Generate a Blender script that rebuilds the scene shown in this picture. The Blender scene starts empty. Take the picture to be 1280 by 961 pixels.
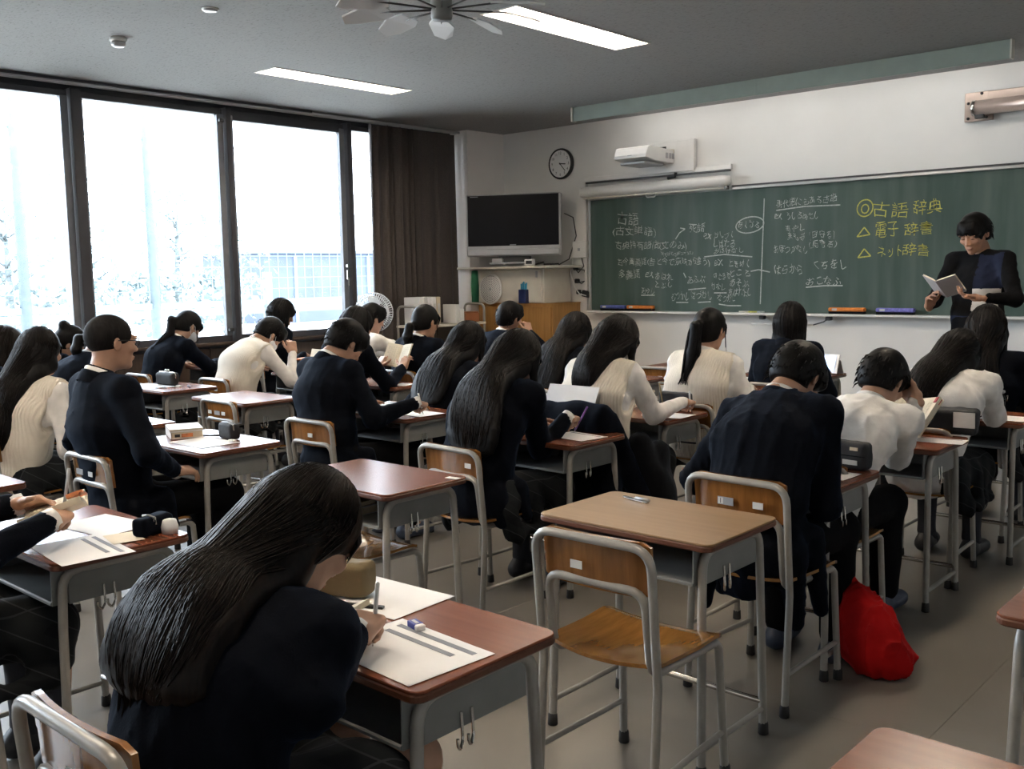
import bpy, bmesh, math, random
import numpy as np
from mathutils import Vector, Matrix

random.seed(7)
RNG = np.random.default_rng(7)
SC = bpy.context.scene
COL = SC.collection
PI = math.pi

# ------------------------------------------------------------------ camera
cam_d = bpy.data.cameras.new('camera')
cam = bpy.data.objects.new('camera', cam_d)
COL.objects.link(cam)
cam_d.sensor_fit = 'HORIZONTAL'
cam_d.sensor_width = 36.0
cam_d.lens = 35.0
cam_d.clip_start = 0.05
cam_d.clip_end = 400
_R = ((0.74561245, 0.66615521, -0.01730065), (0.06135549, -0.09447939, -0.99363431), (-0.66354923, 0.73980462, -0.11131729))
_right, _down, _fwd = [Vector(v) for v in _R]
_m = Matrix.Identity(4)
for _i in range(3):
    _m[_i][0], _m[_i][1], _m[_i][2] = _right[_i], -_down[_i], -_fwd[_i]
_m.translation = (0, 0, 1.46)
cam.matrix_world = _m
SC.camera = cam

# ------------------------------------------------------------------ sky, sun, exposure
world = bpy.data.worlds.new('overcast_sky')
SC.world = world
world.use_nodes = True
_nt = world.node_tree
_nt.nodes.clear()
_out = _nt.nodes.new('ShaderNodeOutputWorld')
_bg = _nt.nodes.new('ShaderNodeBackground')
_bg.inputs[0].default_value = (0.80, 0.90, 1.0, 1)
_bg.inputs[1].default_value = 2.7
_nt.links.new(_bg.outputs[0], _out.inputs[0])

sun_d = bpy.data.lights.new('sun', 'SUN')
sun_d.energy = 1.2
sun_d.angle = 0.02
sun_d.color = (1.0, 0.96, 0.9)
sun = bpy.data.objects.new('sun', sun_d)
COL.objects.link(sun)
sun.rotation_euler = (math.radians(-12), math.radians(42), 0)   # from behind the building: lights the schoolyard only

SC.view_settings.view_transform = 'Standard'
SC.view_settings.look = 'None'
SC.view_settings.gamma = 1
SC.view_settings.use_curve_mapping = False
SC.view_settings.exposure = 2.68
SC.cycles.use_denoising = True
SC.cycles.max_bounces = 8
SC.cycles.diffuse_bounces = 5
SC.cycles.transparent_max_bounces = 16
SC.cycles.sample_clamp_indirect = 6
SC.cycles.caustics_reflective = False
SC.cycles.caustics_refractive = False


# daylight entry hint for the sampler only (portal: gives no light of its own)
for _y0, _y1 in ((-1.9, 3.72), (3.84, 6.75)):
    _pd = bpy.data.lights.new('window_portal', 'AREA')
    _pd.shape = 'RECTANGLE'
    _pd.size = 2.05
    _pd.size_y = _y1 - _y0
    _pd.cycles.is_portal = True
    _po = bpy.data.objects.new('window_portal', _pd)
    COL.objects.link(_po)
    _po.location = (-8.14, (_y0 + _y1) / 2, 1.93)
    _po.rotation_euler = (0, math.radians(-90), 0)

# ------------------------------------------------------------------ helpers
def link(name, me, mat=None, parent=None, loc=(0, 0, 0), rot=(0, 0, 0)):
    o = bpy.data.objects.new(name, me)
    COL.objects.link(o)
    o.location = loc
    o.rotation_euler = rot
    if parent is not None:
        o.parent = parent
    if mat is not None and me is not None and len(me.materials) == 0:
        me.materials.append(mat)
    return o

def tag(o, label=None, cat=None, group=None, kind=None):
    if label: o['label'] = label
    if cat: o['category'] = cat
    if group: o['group'] = group
    if kind: o['kind'] = kind
    return o

def thing(name, label, cat, loc=(0, 0, 0), rotz=0.0, group=None):
    o = bpy.data.objects.new(name, None)
    o.empty_display_size = 0.1
    COL.objects.link(o)
    o.location = loc
    o.rotation_euler = (0, 0, rotz)
    return tag(o, label, cat, group)

def np_mesh(name, V, F, smooth=True):
    """V (n,3) array, F list/array of quads or list of index tuples"""
    me = bpy.data.meshes.new(name)
    V = np.asarray(V, dtype=np.float32)
    me.vertices.add(len(V))
    me.vertices.foreach_set('co', V.ravel())
    if isinstance(F, np.ndarray):
        n, k = F.shape
        me.loops.add(n * k)
        me.loops.foreach_set('vertex_index', F.astype(np.int32).ravel())
        me.polygons.add(n)
        me.polygons.foreach_set('loop_start', np.arange(0, n * k, k, dtype=np.int32))
    else:
        ls = [len(f) for f in F]
        me.loops.add(sum(ls))
        me.loops.foreach_set('vertex_index', np.fromiter((i for f in F for i in f), dtype=np.int32))
        me.polygons.add(len(F))
        st = np.zeros(len(F), dtype=np.int32)
        st[1:] = np.cumsum(ls)[:-1]
        me.polygons.foreach_set('loop_start', st)
    me.update(calc_edges=True)
    me.validate()
    me.polygons.foreach_set('use_smooth', np.full(len(me.polygons), smooth, dtype=bool))
    return me

class MB:
    """collects shapes into one mesh"""
    def __init__(s): s.V = []; s.F = []; s.n = 0
    def add(s, V, F):
        V = np.asarray(V, float)
        s.V.append(V)
        s.F += [tuple(int(i) + s.n for i in f) for f in F]
        s.n += len(V)
        return s
    def box(s, c, d, rz=0.0, bev=0.0, rx=0.0, ry=0.0):
        """centre, full size, bevelled box"""
        hx, hy, hz = d[0] / 2, d[1] / 2, d[2] / 2
        if bev <= 0:
            V = np.array([(x, y, z) for x in (-hx, hx) for y in (-hy, hy) for z in (-hz, hz)])
            F = [(0, 1, 3, 2), (4, 6, 7, 5), (0, 4, 5, 1), (2, 3, 7, 6), (0, 2, 6, 4), (1, 5, 7, 3)]
        else:
            b = min(bev, hx * .98, hy * .98, hz * .98)
            V = []; idx = {}
            for sx in (-1, 1):
                for sy in (-1, 1):
                    for sz in (-1, 1):
                        for a in range(3):
                            p = [sx * (hx - b), sy * (hy - b), sz * (hz - b)]
                            p[a] += (sx, sy, sz)[a] * b
                            idx[(sx, sy, sz, a)] = len(V); V.append(p)
            F = []
            for a in range(3):
                o1, o2 = [(1, 2), (2, 0), (0, 1)][a]
                for sg in (-1, 1):
                    q = []
                    for u, v in ((-1, -1), (1, -1), (1, 1), (-1, 1)):
                        t = [0, 0, 0]; t[a] = sg; t[o1] = u; t[o2] = v
                        q.append(idx[(t[0], t[1], t[2], a)])
                    F.append(tuple(q if sg > 0 else q[::-1]))
                for u in (-1, 1):          # edges along axis a
                    for v in (-1, 1):
                        t0 = [0, 0, 0]; t1 = [0, 0, 0]
                        t0[a] = -1; t1[a] = 1
                        for t in (t0, t1): t[o1] = u; t[o2] = v
                        q = [idx[(*t0, o1)], idx[(*t1, o1)], idx[(*t1, o2)], idx[(*t0, o2)]]
                        F.append(tuple(q if u * v < 0 else q[::-1]))
            for sx in (-1, 1):
                for sy in (-1, 1):
                    for sz in (-1, 1):
                        q = [idx[(sx, sy, sz, a)] for a in range(3)]
                        F.append(tuple(q if sx * sy * sz > 0 else q[::-1]))
            V = np.array(V)
        M = np.array(Matrix.Rotation(rz, 3, 'Z') @ Matrix.Rotation(ry, 3, 'Y') @ Matrix.Rotation(rx, 3, 'X'))
        return s.add(V @ M.T + np.array(c), F)
    def tube(s, pts, r, n=8, fillet=0.0, caps=True, flat=1.0):
        pts = [Vector(p) for p in pts]
        if fillet > 0 and len(pts) > 2:
            out = [pts[0]]
            for i in range(1, len(pts) - 1):
                a, b, c = pts[i - 1], pts[i], pts[i + 1]
                u, v = (a - b), (c - b)
                f = min(fillet, u.length * .49, v.length * .49)
                p0, p1 = b + u.normalized() * f, b + v.normalized() * f
                for k in range(6):
                    t = k / 5
                    out.append(p0 * (1 - t) ** 2 + b * 2 * t * (1 - t) + p1 * t * t)
            out.append(pts[-1])
            pts = out
        rs = r if hasattr(r, '__len__') else [r] * len(pts)
        if len(rs) != len(pts):
            rs = list(np.interp(np.linspace(0, 1, len(pts)), np.linspace(0, 1, len(rs)), rs))
        t = (pts[1] - pts[0]).normalized()
        up = Vector((0, 0, 1)) if abs(t.z) < .9 else Vector((0, 1, 0))
        nrm = (up - t * up.dot(t)).normalized()
        V = []; F = []
        for i, p in enumerate(pts):
            if i == 0: tt = pts[1] - pts[0]
            elif i == len(pts) - 1: tt = pts[-1] - pts[-2]
            else: tt = (pts[i + 1] - pts[i]).normalized() + (pts[i] - pts[i - 1]).normalized()
            if tt.length < 1e-9: tt = t
            t = tt.normalized()
            nrm = (nrm - t * nrm.dot(t))
            if nrm.length < 1e-6: nrm = t.orthogonal()
            nrm.normalize()
            bn = t.cross(nrm)
            for k in range(n):
                a = 2 * PI * k / n
                V.append(p + nrm * (math.cos(a) * rs[i]) + bn * (math.sin(a) * rs[i] * flat))
        for i in range(len(pts) - 1):
            for k in range(n):
                k2 = (k + 1) % n
                F.append((i * n + k, i * n + k2, (i + 1) * n + k2, (i + 1) * n + k))
        if caps:
            F.append(tuple(range(n - 1, -1, -1)))
            F.append(tuple((len(pts) - 1) * n + k for k in range(n)))
        return s.add(np.array([tuple(v) for v in V]), F)
    def lathe(s, prof, n=20, M=None):
        """prof [(r,z)], axis Z"""
        V = []; F = []
        for r, z in prof:
            for k in range(n):
                a = 2 * PI * k / n
                V.append((r * math.cos(a), r * math.sin(a), z))
        for i in range(len(prof) - 1):
            for k in range(n):
                k2 = (k + 1) % n
                F.append((i * n + k, i * n + k2, (i + 1) * n + k2, (i + 1) * n + k))
        F.append(tuple(range(n - 1, -1, -1)))
        F.append(tuple((len(prof) - 1) * n + k for k in range(n)))
        V = np.array(V)
        if M is not None:
            M = np.array(M)
            V = V @ M[:3, :3].T + M[:3, 3]
        return s.add(V, F)
    def prism(s, poly, z0, z1, M=None, bev=0.0):
        """extruded polygon (ccw xy) with small top/bottom bevel"""
        P = np.array(poly, float)
        n = len(P)
        c = P.mean(0)
        def inset(P, b):
            d = P - c
            l = np.linalg.norm(d, axis=1, keepdims=True)
            return P - d / l * b
        rings = [(inset(P, bev), z0), (P, z0 + bev), (P, z1 - bev), (inset(P, bev), z1)] if bev > 0 else [(P, z0), (P, z1)]
        V = np.vstack([np.hstack([p, np.full((n, 1), z)]) for p, z in rings])
        F = []
        for i in range(len(rings) - 1):
            for k in range(n):
                k2 = (k + 1) % n
                F.append((i * n + k, i * n + k2, (i + 1) * n + k2, (i + 1) * n + k))
        F.append(tuple(range(n - 1, -1, -1)))
        F.append(tuple((len(rings) - 1) * n + k for k in range(n)))
        if M is not None:
            M = np.array(M)
            V = V @ M[:3, :3].T + M[:3, 3]
        return s.add(V, F)
    def mesh(s, name, smooth=False):
        return np_mesh(name, np.vstack(s.V), s.F, smooth)
    def build(s, name, mat=None, parent=None, smooth=False, loc=(0, 0, 0), rot=(0, 0, 0)):
        return link(name, s.mesh(name, smooth), mat, parent, loc, rot)

def rrect(hx, hy, r, n=5):
    P = []
    for cx, cy, a0 in ((hx - r, hy - r, 0), (-hx + r, hy - r, 90), (-hx + r, -hy + r, 180), (hx - r, -hy + r, 270)):
        for k in range(n):
            a = math.radians(a0 + 90 * k / (n - 1))
            P.append((cx + r * math.cos(a), cy + r * math.sin(a)))
    return P

def auto_smooth(o, ang=40):
    me = o.data
    me.polygons.foreach_set('use_smooth', np.ones(len(me.polygons), dtype=bool))
    me.set_sharp_from_angle(angle=math.radians(ang))
    return o

# ------------------------------------------------------------------ materials
MATS = {}
class N:
    """tiny node helper"""
    def __init__(s, name):
        m = bpy.data.materials.new(name)
        m.use_nodes = True
        s.m = m; s.t = m.node_tree
        s.b = s.t.nodes['Principled BSDF']
        s.out = s.t.nodes['Material Output']
        MATS[name] = m
        s._co = None
    def node(s, typ, **kw):
        n = s.t.nodes.new(typ)
        for k, v in kw.items():
            if k.startswith('i_'): n.inputs[k[2:]].default_value = v
            else: setattr(n, k, v)
        return n
    def l(s, a, b): s.t.links.new(a, b)
    def co(s, scale=(1, 1, 1), rot=(0, 0, 0)):
        if s._co is None:
            s._co = s.node('ShaderNodeTexCoord')
        mp = s.node('ShaderNodeMapping')
        mp.inputs['Scale'].default_value = scale
        mp.inputs['Rotation'].default_value = rot
        s.l(s._co.outputs['Object'], mp.inputs[0])
        return mp.outputs[0]
    def noise(s, scale, detail=3, vscale=(1, 1, 1), rough=.5):
        n = s.node('ShaderNodeTexNoise')
        n.inputs['Scale'].default_value = scale
        n.inputs['Detail'].default_value = detail
        n.inputs['Roughness'].default_value = rough
        s.l(s.co(vscale), n.inputs['Vector'])
        return n.outputs[0]
    def ramp(s, fac, stops):
        r = s.node('ShaderNodeValToRGB')
        e = r.color_ramp.elements
        while len(e) < len(stops): e.new(0.5)
        for k, (p, c) in enumerate(stops):
            e[k].position = p
            e[k].color = (*c, 1) if len(c) == 3 else c
        s.l(fac, r.inputs[0])
        return r.outputs[0]
    def mix(s, fac, a, b):
        n = s.node('ShaderNodeMix', data_type='RGBA')
        if isinstance(fac, (int, float)): n.inputs[0].default_value = fac
        else: s.l(fac, n.inputs[0])
        for v, i in ((a, 6), (b, 7)):
            if isinstance(v, tuple): n.inputs[i].default_value = (*v, 1)
            else: s.l(v, n.inputs[i])
        return n.outputs[2]
    def math(s, op, a, b=None):
        n = s.node('ShaderNodeMath', operation=op)
        for v, i in ((a, 0), (b, 1)):
            if v is None: continue
            if isinstance(v, (int, float)): n.inputs[i].default_value = v
            else: s.l(v, n.inputs[i])
        return n.outputs[0]
    def bump(s, h, strength=.3, dist=.01):
        n = s.node('ShaderNodeBump')
        n.inputs['Strength'].default_value = strength
        n.inputs['Distance'].default_value = dist
        s.l(h, n.inputs['Height'])
        s.l(n.outputs[0], s.b.inputs['Normal'])
    def set(s, col=None, rough=None, metal=None, spec=None, coat=None, sheen=None):
        b = s.b.inputs
        if col is not None:
            if isinstance(col, tuple): b['Base Color'].default_value = (*col, 1)
            else: s.l(col, b['Base Color'])
        if rough is not None: b['Roughness'].default_value = rough
        if metal is not None: b['Metallic'].default_value = metal
        if spec is not None: b['Specular IOR Level'].default_value = spec
        if coat is not None:
            b['Coat Weight'].default_value = coat[0]; b['Coat Roughness'].default_value = coat[1]
        if sheen is not None:
            b['Sheen Weight'].default_value = sheen[0]; b['Sheen Roughness'].default_value = .5
            b['Sheen Tint'].default_value = (*sheen[1], 1)
        return s

def simple(name, col, rough=.5, metal=0.0, var=.12, nscale=8.0, spec=.5, bump=0.0, bscale=60, coat=None):
    """colour with a faint mottling, optional fine bump"""
    n = N(name)
    lo = tuple(c * (1 - var) for c in col); hi = tuple(min(1, c * (1 + var)) for c in col)
    n.set(n.ramp(n.noise(nscale, 4), [(.3, lo), (.7, hi)]), rough, metal, spec, coat)
    if bump > 0: n.bump(n.noise(bscale, 2), bump, .004)
    return n.m

def wood(name, c0, c1, rough, coat=None, vs=(6, 60, 60), spec=.5):
    n = N(name)
    f = n.noise(1.0, 6, vs, .62)
    g = n.noise(.35, 3, vs)
    n.set(n.mix(n.math('MULTIPLY', g, .6), n.ramp(f, [(.34, c0), (.66, c1)]), c0), rough, 0, spec, coat)
    n.bump(f, .05, .002)
    return n.m

wood('desk_laminate', (.165, .050, .024), (.228, .074, .038), .27, None, (3, 40, 40), .36)
wood('desk_edge', (.10, .034, .016), (.15, .052, .024), .4, None, (3, 40, 40))
wood('beech_laminate', (.235, .135, .060), (.295, .178, .085), .45, (.04, .3), (2.2, 34, 34))
wood('plywood_varnish', (.19, .072, .016), (.34, .145, .036), .22, (.6, .12), (36, 4, 4))
wood('plywood_seat', (.20, .085, .018), (.36, .17, .042), .2, (.7, .1), (36, 4, 36))
wood('cabinet_wood', (.36, .175, .045), (.50, .27, .085), .4, (.2, .3), (40, 40, 2.5))
wood('panel_wood', (.050, .033, .024), (.085, .058, .044), .45, None, (50, 30, 2))
wood('shelf_wood', (.42, .28, .13), (.55, .38, .2), .5, None, (30, 30, 2))
simple('grey_tube', (.30, .285, .26), .34, .0, .1, 20, .6, coat=(.3, .2))
simple('grey_steel', (.20, .205, .2), .45, .0, .1, 10)
simple('dark_steel', (.05, .05, .052), .5)
simple('chrome', (.62, .6, .57), .18, 1.0, .04)
simple('black_rubber', (.018, .017, .017), .6)
simple('sticker_white', (.62, .62, .6), .5)
simple('sticker_grey', (.30, .31, .33), .5)
simple('ink', (.02, .02, .022), .6)
simple('print_grey', (.22, .235, .27), .7, bump=0)
simple('paper', (.80, .80, .80), .7, var=.03)
simple('paper_cream', (.68, .60, .46), .75, var=.06, nscale=14)
simple('page_print', (.60, .53, .40), .75, var=.28, nscale=160)
simple('page_orange', (.75, .22, .08), .6, var=.6, nscale=22)
simple('white_plastic', (.74, .73, .71), .35, var=.04)
simple('warm_white_metal', (.70, .66, .58), .4, var=.05)
simple('silver_plastic', (.42, .42, .43), .3, .3, .05)
simple('tv_screen', (.004, .004, .007), .35, spec=.12, var=.05)
simple('black_plastic', (.012, .012, .013), .4)
simple('black_fabric', (.014, .015, .018), .7, bump=.3, bscale=120)
simple('olive_fabric', (.17, .125, .06), .75, bump=.3, bscale=90)
simple('blue_plastic', (.02, .035, .28), .4)
simple('navy_plastic', (.012, .02, .10), .4)
simple('cyan_plastic', (.03, .32, .52), .4)
simple('purple_plastic', (.22, .08, .35), .4)
simple('red_fabric', (.34, .005, .005), .85, var=.2, nscale=9, bump=.25, bscale=30, spec=.12)
simple('eraser_blue', (.10, .13, .42), .7, var=.25, nscale=30, bump=.3)
simple('eraser_orange', (.72, .22, .035), .7, var=.15, nscale=30, bump=.3)
simple('eraser_purple', (.20, .19, .55), .75, var=.3, nscale=40, bump=.3)
simple('green_cloth', (.02, .16, .075), .7)
simple('brown_box', (.36, .14, .06), .6)
simple('chalk_white', (.47, .50, .48), .9, var=.25, nscale=70)
simple('chalk_yellow', (.50, .48, .11), .9, var=.25, nscale=70)
simple('pelmet_green', (.30, .35, .31), .45, var=.05)
simple('pinkish_metal', (.50, .40, .35), .28, .5, .06)
simple('aluminium', (.55, .55, .55), .3, .8, .05)
simple('frame_dark', (.040, .040, .048), .45)
simple('frame_sash', (.16, .17, .19), .4, .2)
simple('wall_paint', (.77, .765, .745), .75, var=.02, nscale=3, bump=.06, bscale=260)
simple('pillar_paint', (.78, .745, .725), .75, var=.02, nscale=3, bump=.06, bscale=260)
simple('back_paint', (.80, .77, .73), .8, var=.02)
simple('skin', (.46, .27, .185), .48, var=.07, nscale=30, spec=.4)
simple('skin_deep', (.42, .225, .145), .48, var=.07, nscale=30, spec=.4)
simple('lip', (.36, .12, .10), .45)
simple('eye_white', (.6, .58, .55), .25)
simple('eye_dark', (.012, .009, .008), .2)
simple('mask_white', (.76, .77, .78), .8, var=.04)
simple('shoe_black', (.015, .016, .02), .5)
simple('shoe_blue', (.04, .055, .09), .5)
simple('sock', (.02, .022, .03), .8)
simple('post_grey', (.075, .10, .115), .6)
simple('beam_grey', (.085, .11, .12), .6)
simple('yard_ground', (.62, .60, .55), .9, var=.1, nscale=.6)
simple('net_cord', (.11, .14, .155), .8)
simple('far_building', (.046, .060, .095), .8, var=.2, nscale=1.2)
simple('far_glass', (.14, .18, .26), .3)
simple('bark', (.085, .10, .105), .9)
simple('far_leaf', (.15, .19, .20), .9, var=.1, nscale=3)
simple('floor_sheet', (.182, .164, .142), .33, var=.06, nscale=2.2, spec=.5)
simple('fan_white', (.72, .74, .76), .4, var=.03)
simple('chair_pad_red', (.38, .03, .04), .6)

def cloth(name, col, sheen, rough=.85, bump=.22, bscale=220, var=.14):
    n = N(name)
    lo = tuple(c * (1 - var) for c in col); hi = tuple(c * (1 + var) for c in col)
    n.set(n.ramp(n.noise(14, 3), [(.3, lo), (.7, hi)]), rough, 0, .06, None, sheen)
    w = n.noise(5.5, 3)
    f = n.noise(bscale, 1)
    n.bump(n.math('ADD', n.math('MULTIPLY', w, 3.0), n.math('MULTIPLY', f, .25)), bump, .012)
    return n.m
cloth('navy_wool', (.0026, .0033, .0056), (.05, (.22, .42, .85)))
cloth('black_wool', (.0035, .0038, .0045), (.0, (.5, .6, .8)))
cloth('white_cotton', (.74, .72, .70), (.1, (1, 1, 1)), .8, .35)
cloth('charcoal_cloth', (.006, .0063, .0072), (.1, (.5, .6, .8)))
cloth('sweater_black', (.005, .005, .0056), (.03, (.6, .6, .7)))
cloth('sweater_navy', (.012, .015, .030), (.1, (.4, .5, .8)))
cloth('sweater_white', (.50, .485, .48), (.1, (1, 1, 1)))
cloth('shirt_collar_white', (.70, .69, .67), (.1, (1, 1, 1)), .8, .1)

def knit():
    n = N('cream_knit')
    wv = n.node('ShaderNodeTexWave', wave_type='BANDS', bands_direction='X')
    wv.inputs['Scale'].default_value = 26
    wv.inputs['Distortion'].default_value = .15
    n.l(n.co(), wv.inputs['Vector'])
    ns = n.noise(180, 2)
    n.set(n.ramp(n.noise(9, 3), [(.3, (.66, .60, .51)), (.7, (.76, .70, .61))]), .9, 0, .2, None, (.2, (1, .95, .85)))
    n.bump(n.math('ADD', wv.outputs[0], n.math('MULTIPLY', ns, .5)), .45, .006)
    return n.m
knit()

def tartan():
    n = N('tartan_skirt')
    tc = n.node('ShaderNodeTexCoord')
    sp = n.node('ShaderNodeSeparateXYZ')
    n.l(tc.outputs['Object'], sp.inputs[0])
    def lines(sock, per, w):
        f = n.math('FRACT', n.math('MULTIPLY', sock, 1 / per))
        return n.math('LESS_THAN', f, w)
    hv = n.math('ADD', sp.outputs[2], n.math('MULTIPLY', sp.outputs[1], .7))
    a = n.math('MAXIMUM', lines(sp.outputs[0], .085, .05), lines(hv, .085, .05))
    b = n.math('MAXIMUM', lines(sp.outputs[0], .085, .45), lines(hv, .085, .45))
    base = n.mix(b, (.0045, .0055, .0075), (.008, .0095, .011))
    n.set(n.mix(a, base, (.030, .033, .036)), .85, 0, .2)
    return n.m
tartan()

def hair_mat(name, c0, c1, rough=.5):
    n = N(name)
    f = n.noise(1.0, 3, (110, 110, 7))
    n.set(n.ramp(f, [(.35, c0), (.7, c1)]), rough, 0, .12)
    n.bump(f, .15, .003)
    return n.m
hair_mat('black_hair', (.0028, .0026, .0028), (.007, .0062, .006))
hair_mat('brown_black_hair', (.0035, .0028, .0026), (.013, .0085, .0065), .45)
hair_mat('hair_streak', (.007, .0055, .0048), (.020, .0145, .012), .42)
hair_mat('cropped_hair', (.006, .0055, .0055), (.014, .012, .012), .7)

def board():
    n = N('chalkboard_green')
    s1 = n.noise(1.0, 5, (3.2, 1, 1.1))
    s2 = n.noise(1.0, 3, (7, 1, .7))
    base = n.ramp(s1, [(.3, (.034, .066, .054)), (.75, (.060, .098, .082))])
    dust = n.ramp(s2, [(.42, (0, 0, 0)), (.72, (.8, .8, .8))])
    n.set(n.mix(n.math('MULTIPLY', dust, .42), base, (.16, .19, .17)), .55, 0, .35)
    return n.m
board()

def ceiling_mat():
    n = N('ceiling_board')
    v = n.noise(38, 4, (1, 2.2, 1))
    f = n.ramp(v, [(.28, (.19, .19, .19)), (.40, (.315, .317, .315)), (.7, (.34, .342, .34))])
    n.set(f, .9, 0, .2)
    n.bump(v, .25, .004)
    return n.m
ceiling_mat()

def curtain_mat():
    n = N('curtain_cloth')
    n.set(n.ramp(n.noise(90, 2), [(.3, (.075, .063, .057)), (.7, (.098, .084, .075))]), .9, 0, .1, None, (.15, (.8, .8, 1)))
    n.bump(n.noise(240, 1), .15, .002)
    return n.m
curtain_mat()

def glass(name, tint=(.97, .985, 1.0), gl=.05):
    n = N(name)
    tr = n.node('ShaderNodeBsdfTransparent'); tr.inputs[0].default_value = (*tint, 1)
    gs = n.node('ShaderNodeBsdfGlossy'); gs.inputs['Roughness'].default_value = .02
    fr = n.node('ShaderNodeFresnel'); fr.inputs[0].default_value = 1.3
    mx = n.node('ShaderNodeMixShader')
    n.l(fr.outputs[0], mx.inputs[0]); n.l(tr.outputs[0], mx.inputs[1]); n.l(gs.outputs[0], mx.inputs[2])
    n.l(mx.outputs[0], n.out.inputs[0])
    return n.m
glass('window_glass')
glass('jar_glass', (.9, .93, .92))
def emit(name, col, st):
    n = N(name)
    n.b.inputs['Base Color'].default_value = (.8, .8, .8, 1)
    n.b.inputs['Emission Color'].default_value = (*col, 1)
    n.b.inputs['Emission Strength'].default_value = st
    return n.m
emit('tube_glow', (1.0, .85, .68), 13.0)
emit('board_tube_glow', (1.0, .945, .89), 3.2)
emit('screen_blue', (.12, .33, .75), .35)

def film(name, col, a):
    n = N(name)
    n.set(col, .3, 0, .5)
    tr = n.node('ShaderNodeBsdfTransparent')
    mx = n.node('ShaderNodeMixShader'); mx.inputs[0].default_value = a
    n.l(tr.outputs[0], mx.inputs[1]); n.l(n.b.outputs[0], mx.inputs[2]); n.l(mx.outputs[0], n.out.inputs[0])
    return n.m
film('fan_blade_clear', (.78, .80, .82), .72)
M_ = MATS
# ================================================================== SETTING
XW, XE, YB, YF, ZC = -8.12, 2.0, -2.2, 8.7, 3.045

def struct(name, mb, mat, parent=None, smooth=False):
    o = mb.build(name, M_[mat], parent, smooth)
    if parent is None: o['kind'] = 'structure'
    return o

# floor: slab and vinyl sheets laid side by side
fl = struct('floor', MB().box(((XW + XE) / 2, (YB + YF) / 2, -.053), (XE - XW + .6, YF - YB + .6, .1)), 'dark_steel')
_x = -8.3
while _x < XE:
    _w = min(1.82, XE + .1 - _x)
    for _ya, _yb2 in ((YB - .1, 3.0), (3.0, YF + .1)):
        MB().box((_x + _w / 2, (_ya + _yb2) / 2, -.0015), (_w - .0012, _yb2 - _ya - .0012, .003)).build('vinyl_sheet', M_['floor_sheet'], fl)
    _x += 1.82

# ceiling with openings for the recessed lamps
LX = ((-6.64, .26), (-4.20, .29), (-1.75, .29))
LY = ((0.35, 1.73), (4.62, 6.02))
cb = MB()
xs = [XW - .2]
for c, w in LX: xs += [c - w / 2, c + w / 2]
xs.append(XE + .1)
ys = [YB - .1]
for a, b in LY: ys += [a, b]
ys.append(YF + .1)
for i in range(len(xs) - 1):
    for j in range(len(ys) - 1):
        if i % 2 == 1 and j % 2 == 1: continue
        cb.box(((xs[i] + xs[i + 1]) / 2, (ys[j] + ys[j + 1]) / 2, ZC + .09), (xs[i + 1] - xs[i], ys[j + 1] - ys[j], .18))
struct('ceiling', cb, 'ceiling_board')
roof = struct('trim_1', MB().box(((XW + XE) / 2 + .2, (YB + YF) / 2, ZC + .45), (XE - XW + 1.2, YF - YB + 1.2, .3)), 'grey_steel')
roof['label'] = 'roof slab above the classroom ceiling'

# walls
struct('wall_front', MB().box(((XW + XE) / 2, YF + .1, 1.5), (XE - XW + .6, .2, 3.4)), 'wall_paint')
struct('wall_back', MB().box(((XW + XE) / 2, YB - .1, 1.5), (XE - XW + .6, .2, 3.4)), 'back_paint')
struct('wall_right', MB().box((XE + .1, (YB + YF) / 2, 1.5), (.2, YF - YB + .4, 3.4)), 'back_paint')
struct('wall_corner', MB().box((-8.1, 8.42, 1.54), (.46, .64, 3.08)), 'pillar_paint')
wl = struct('wall_left', MB().box((-8.24, (YB + YF) / 2, .42), (.2, YF - YB, .86)).box((-8.24, 8.4, 1.6), (.2, .7, 3.0)).box((-8.24, (YB + YF) / 2, 3.06), (.2, YF - YB, .16)), 'frame_dark')
y = YB
while y < 8.05:
    w = min(.445, 8.09 - y)
    MB().box((-8.125, y + w / 2, .45), (.03, w - .006, .74), bev=.004).build('wall_panel', M_['panel_wood'], wl)
    y += .445
struct('baseboard_left', MB().box((-8.12, (YB + 8.1) / 2, .04), (.05, 8.1 - YB, .08), bev=.004), 'black_plastic')
struct('baseboard_front', MB().box(((-7.87 + XE) / 2, YF - .008, .04), (XE + 7.87, .016, .08), bev=.004), 'dark_steel')
struct('trim_2', MB().box((-8.12, (YB + 8.1) / 2, .862), (.14, 8.1 - YB, .03), bev=.006), 'panel_wood')['label'] = 'wooden window sill ledge'

# windows: dark frames, lighter sashes, glass
def window(n, y0, y1, sash_y=None, head=.05):
    w = thing('window_%d' % n, None, None)
    w['kind'] = 'structure'
    yc = (y0 + y1) / 2
    MB().box((-8.13, yc, .905), (.1, y1 - y0, .06), bev=.004).build('window_frame', M_['frame_dark'], w)
    MB().box((-8.13, yc, 2.975 - head / 2), (.1, y1 - y0, head), bev=.004).build('window_frame', M_['frame_dark'], w)
    MB().box((-8.10, y0 + .022, 1.93), (.055, .045, 2.0), bev=.004).build('sash', M_['frame_sash'], w)
    MB().box((-8.10, y1 - .03, 1.93), (.055, .06, 2.0), bev=.004).build('sash', M_['frame_sash'], w)
    MB().box((-8.125, yc, 1.93), (.006, y1 - y0, 2.02)).build('pane', M_['window_glass'], w)
    return w
W1 = window(1, 1.02, 3.735)
W0 = window(5, -2.1, 0.9)
W2 = window(2, 3.815, 5.145)
W3 = window(3, 5.205, 6.53, head=.085)
W4 = window(4, 6.59, 8.05)
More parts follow.
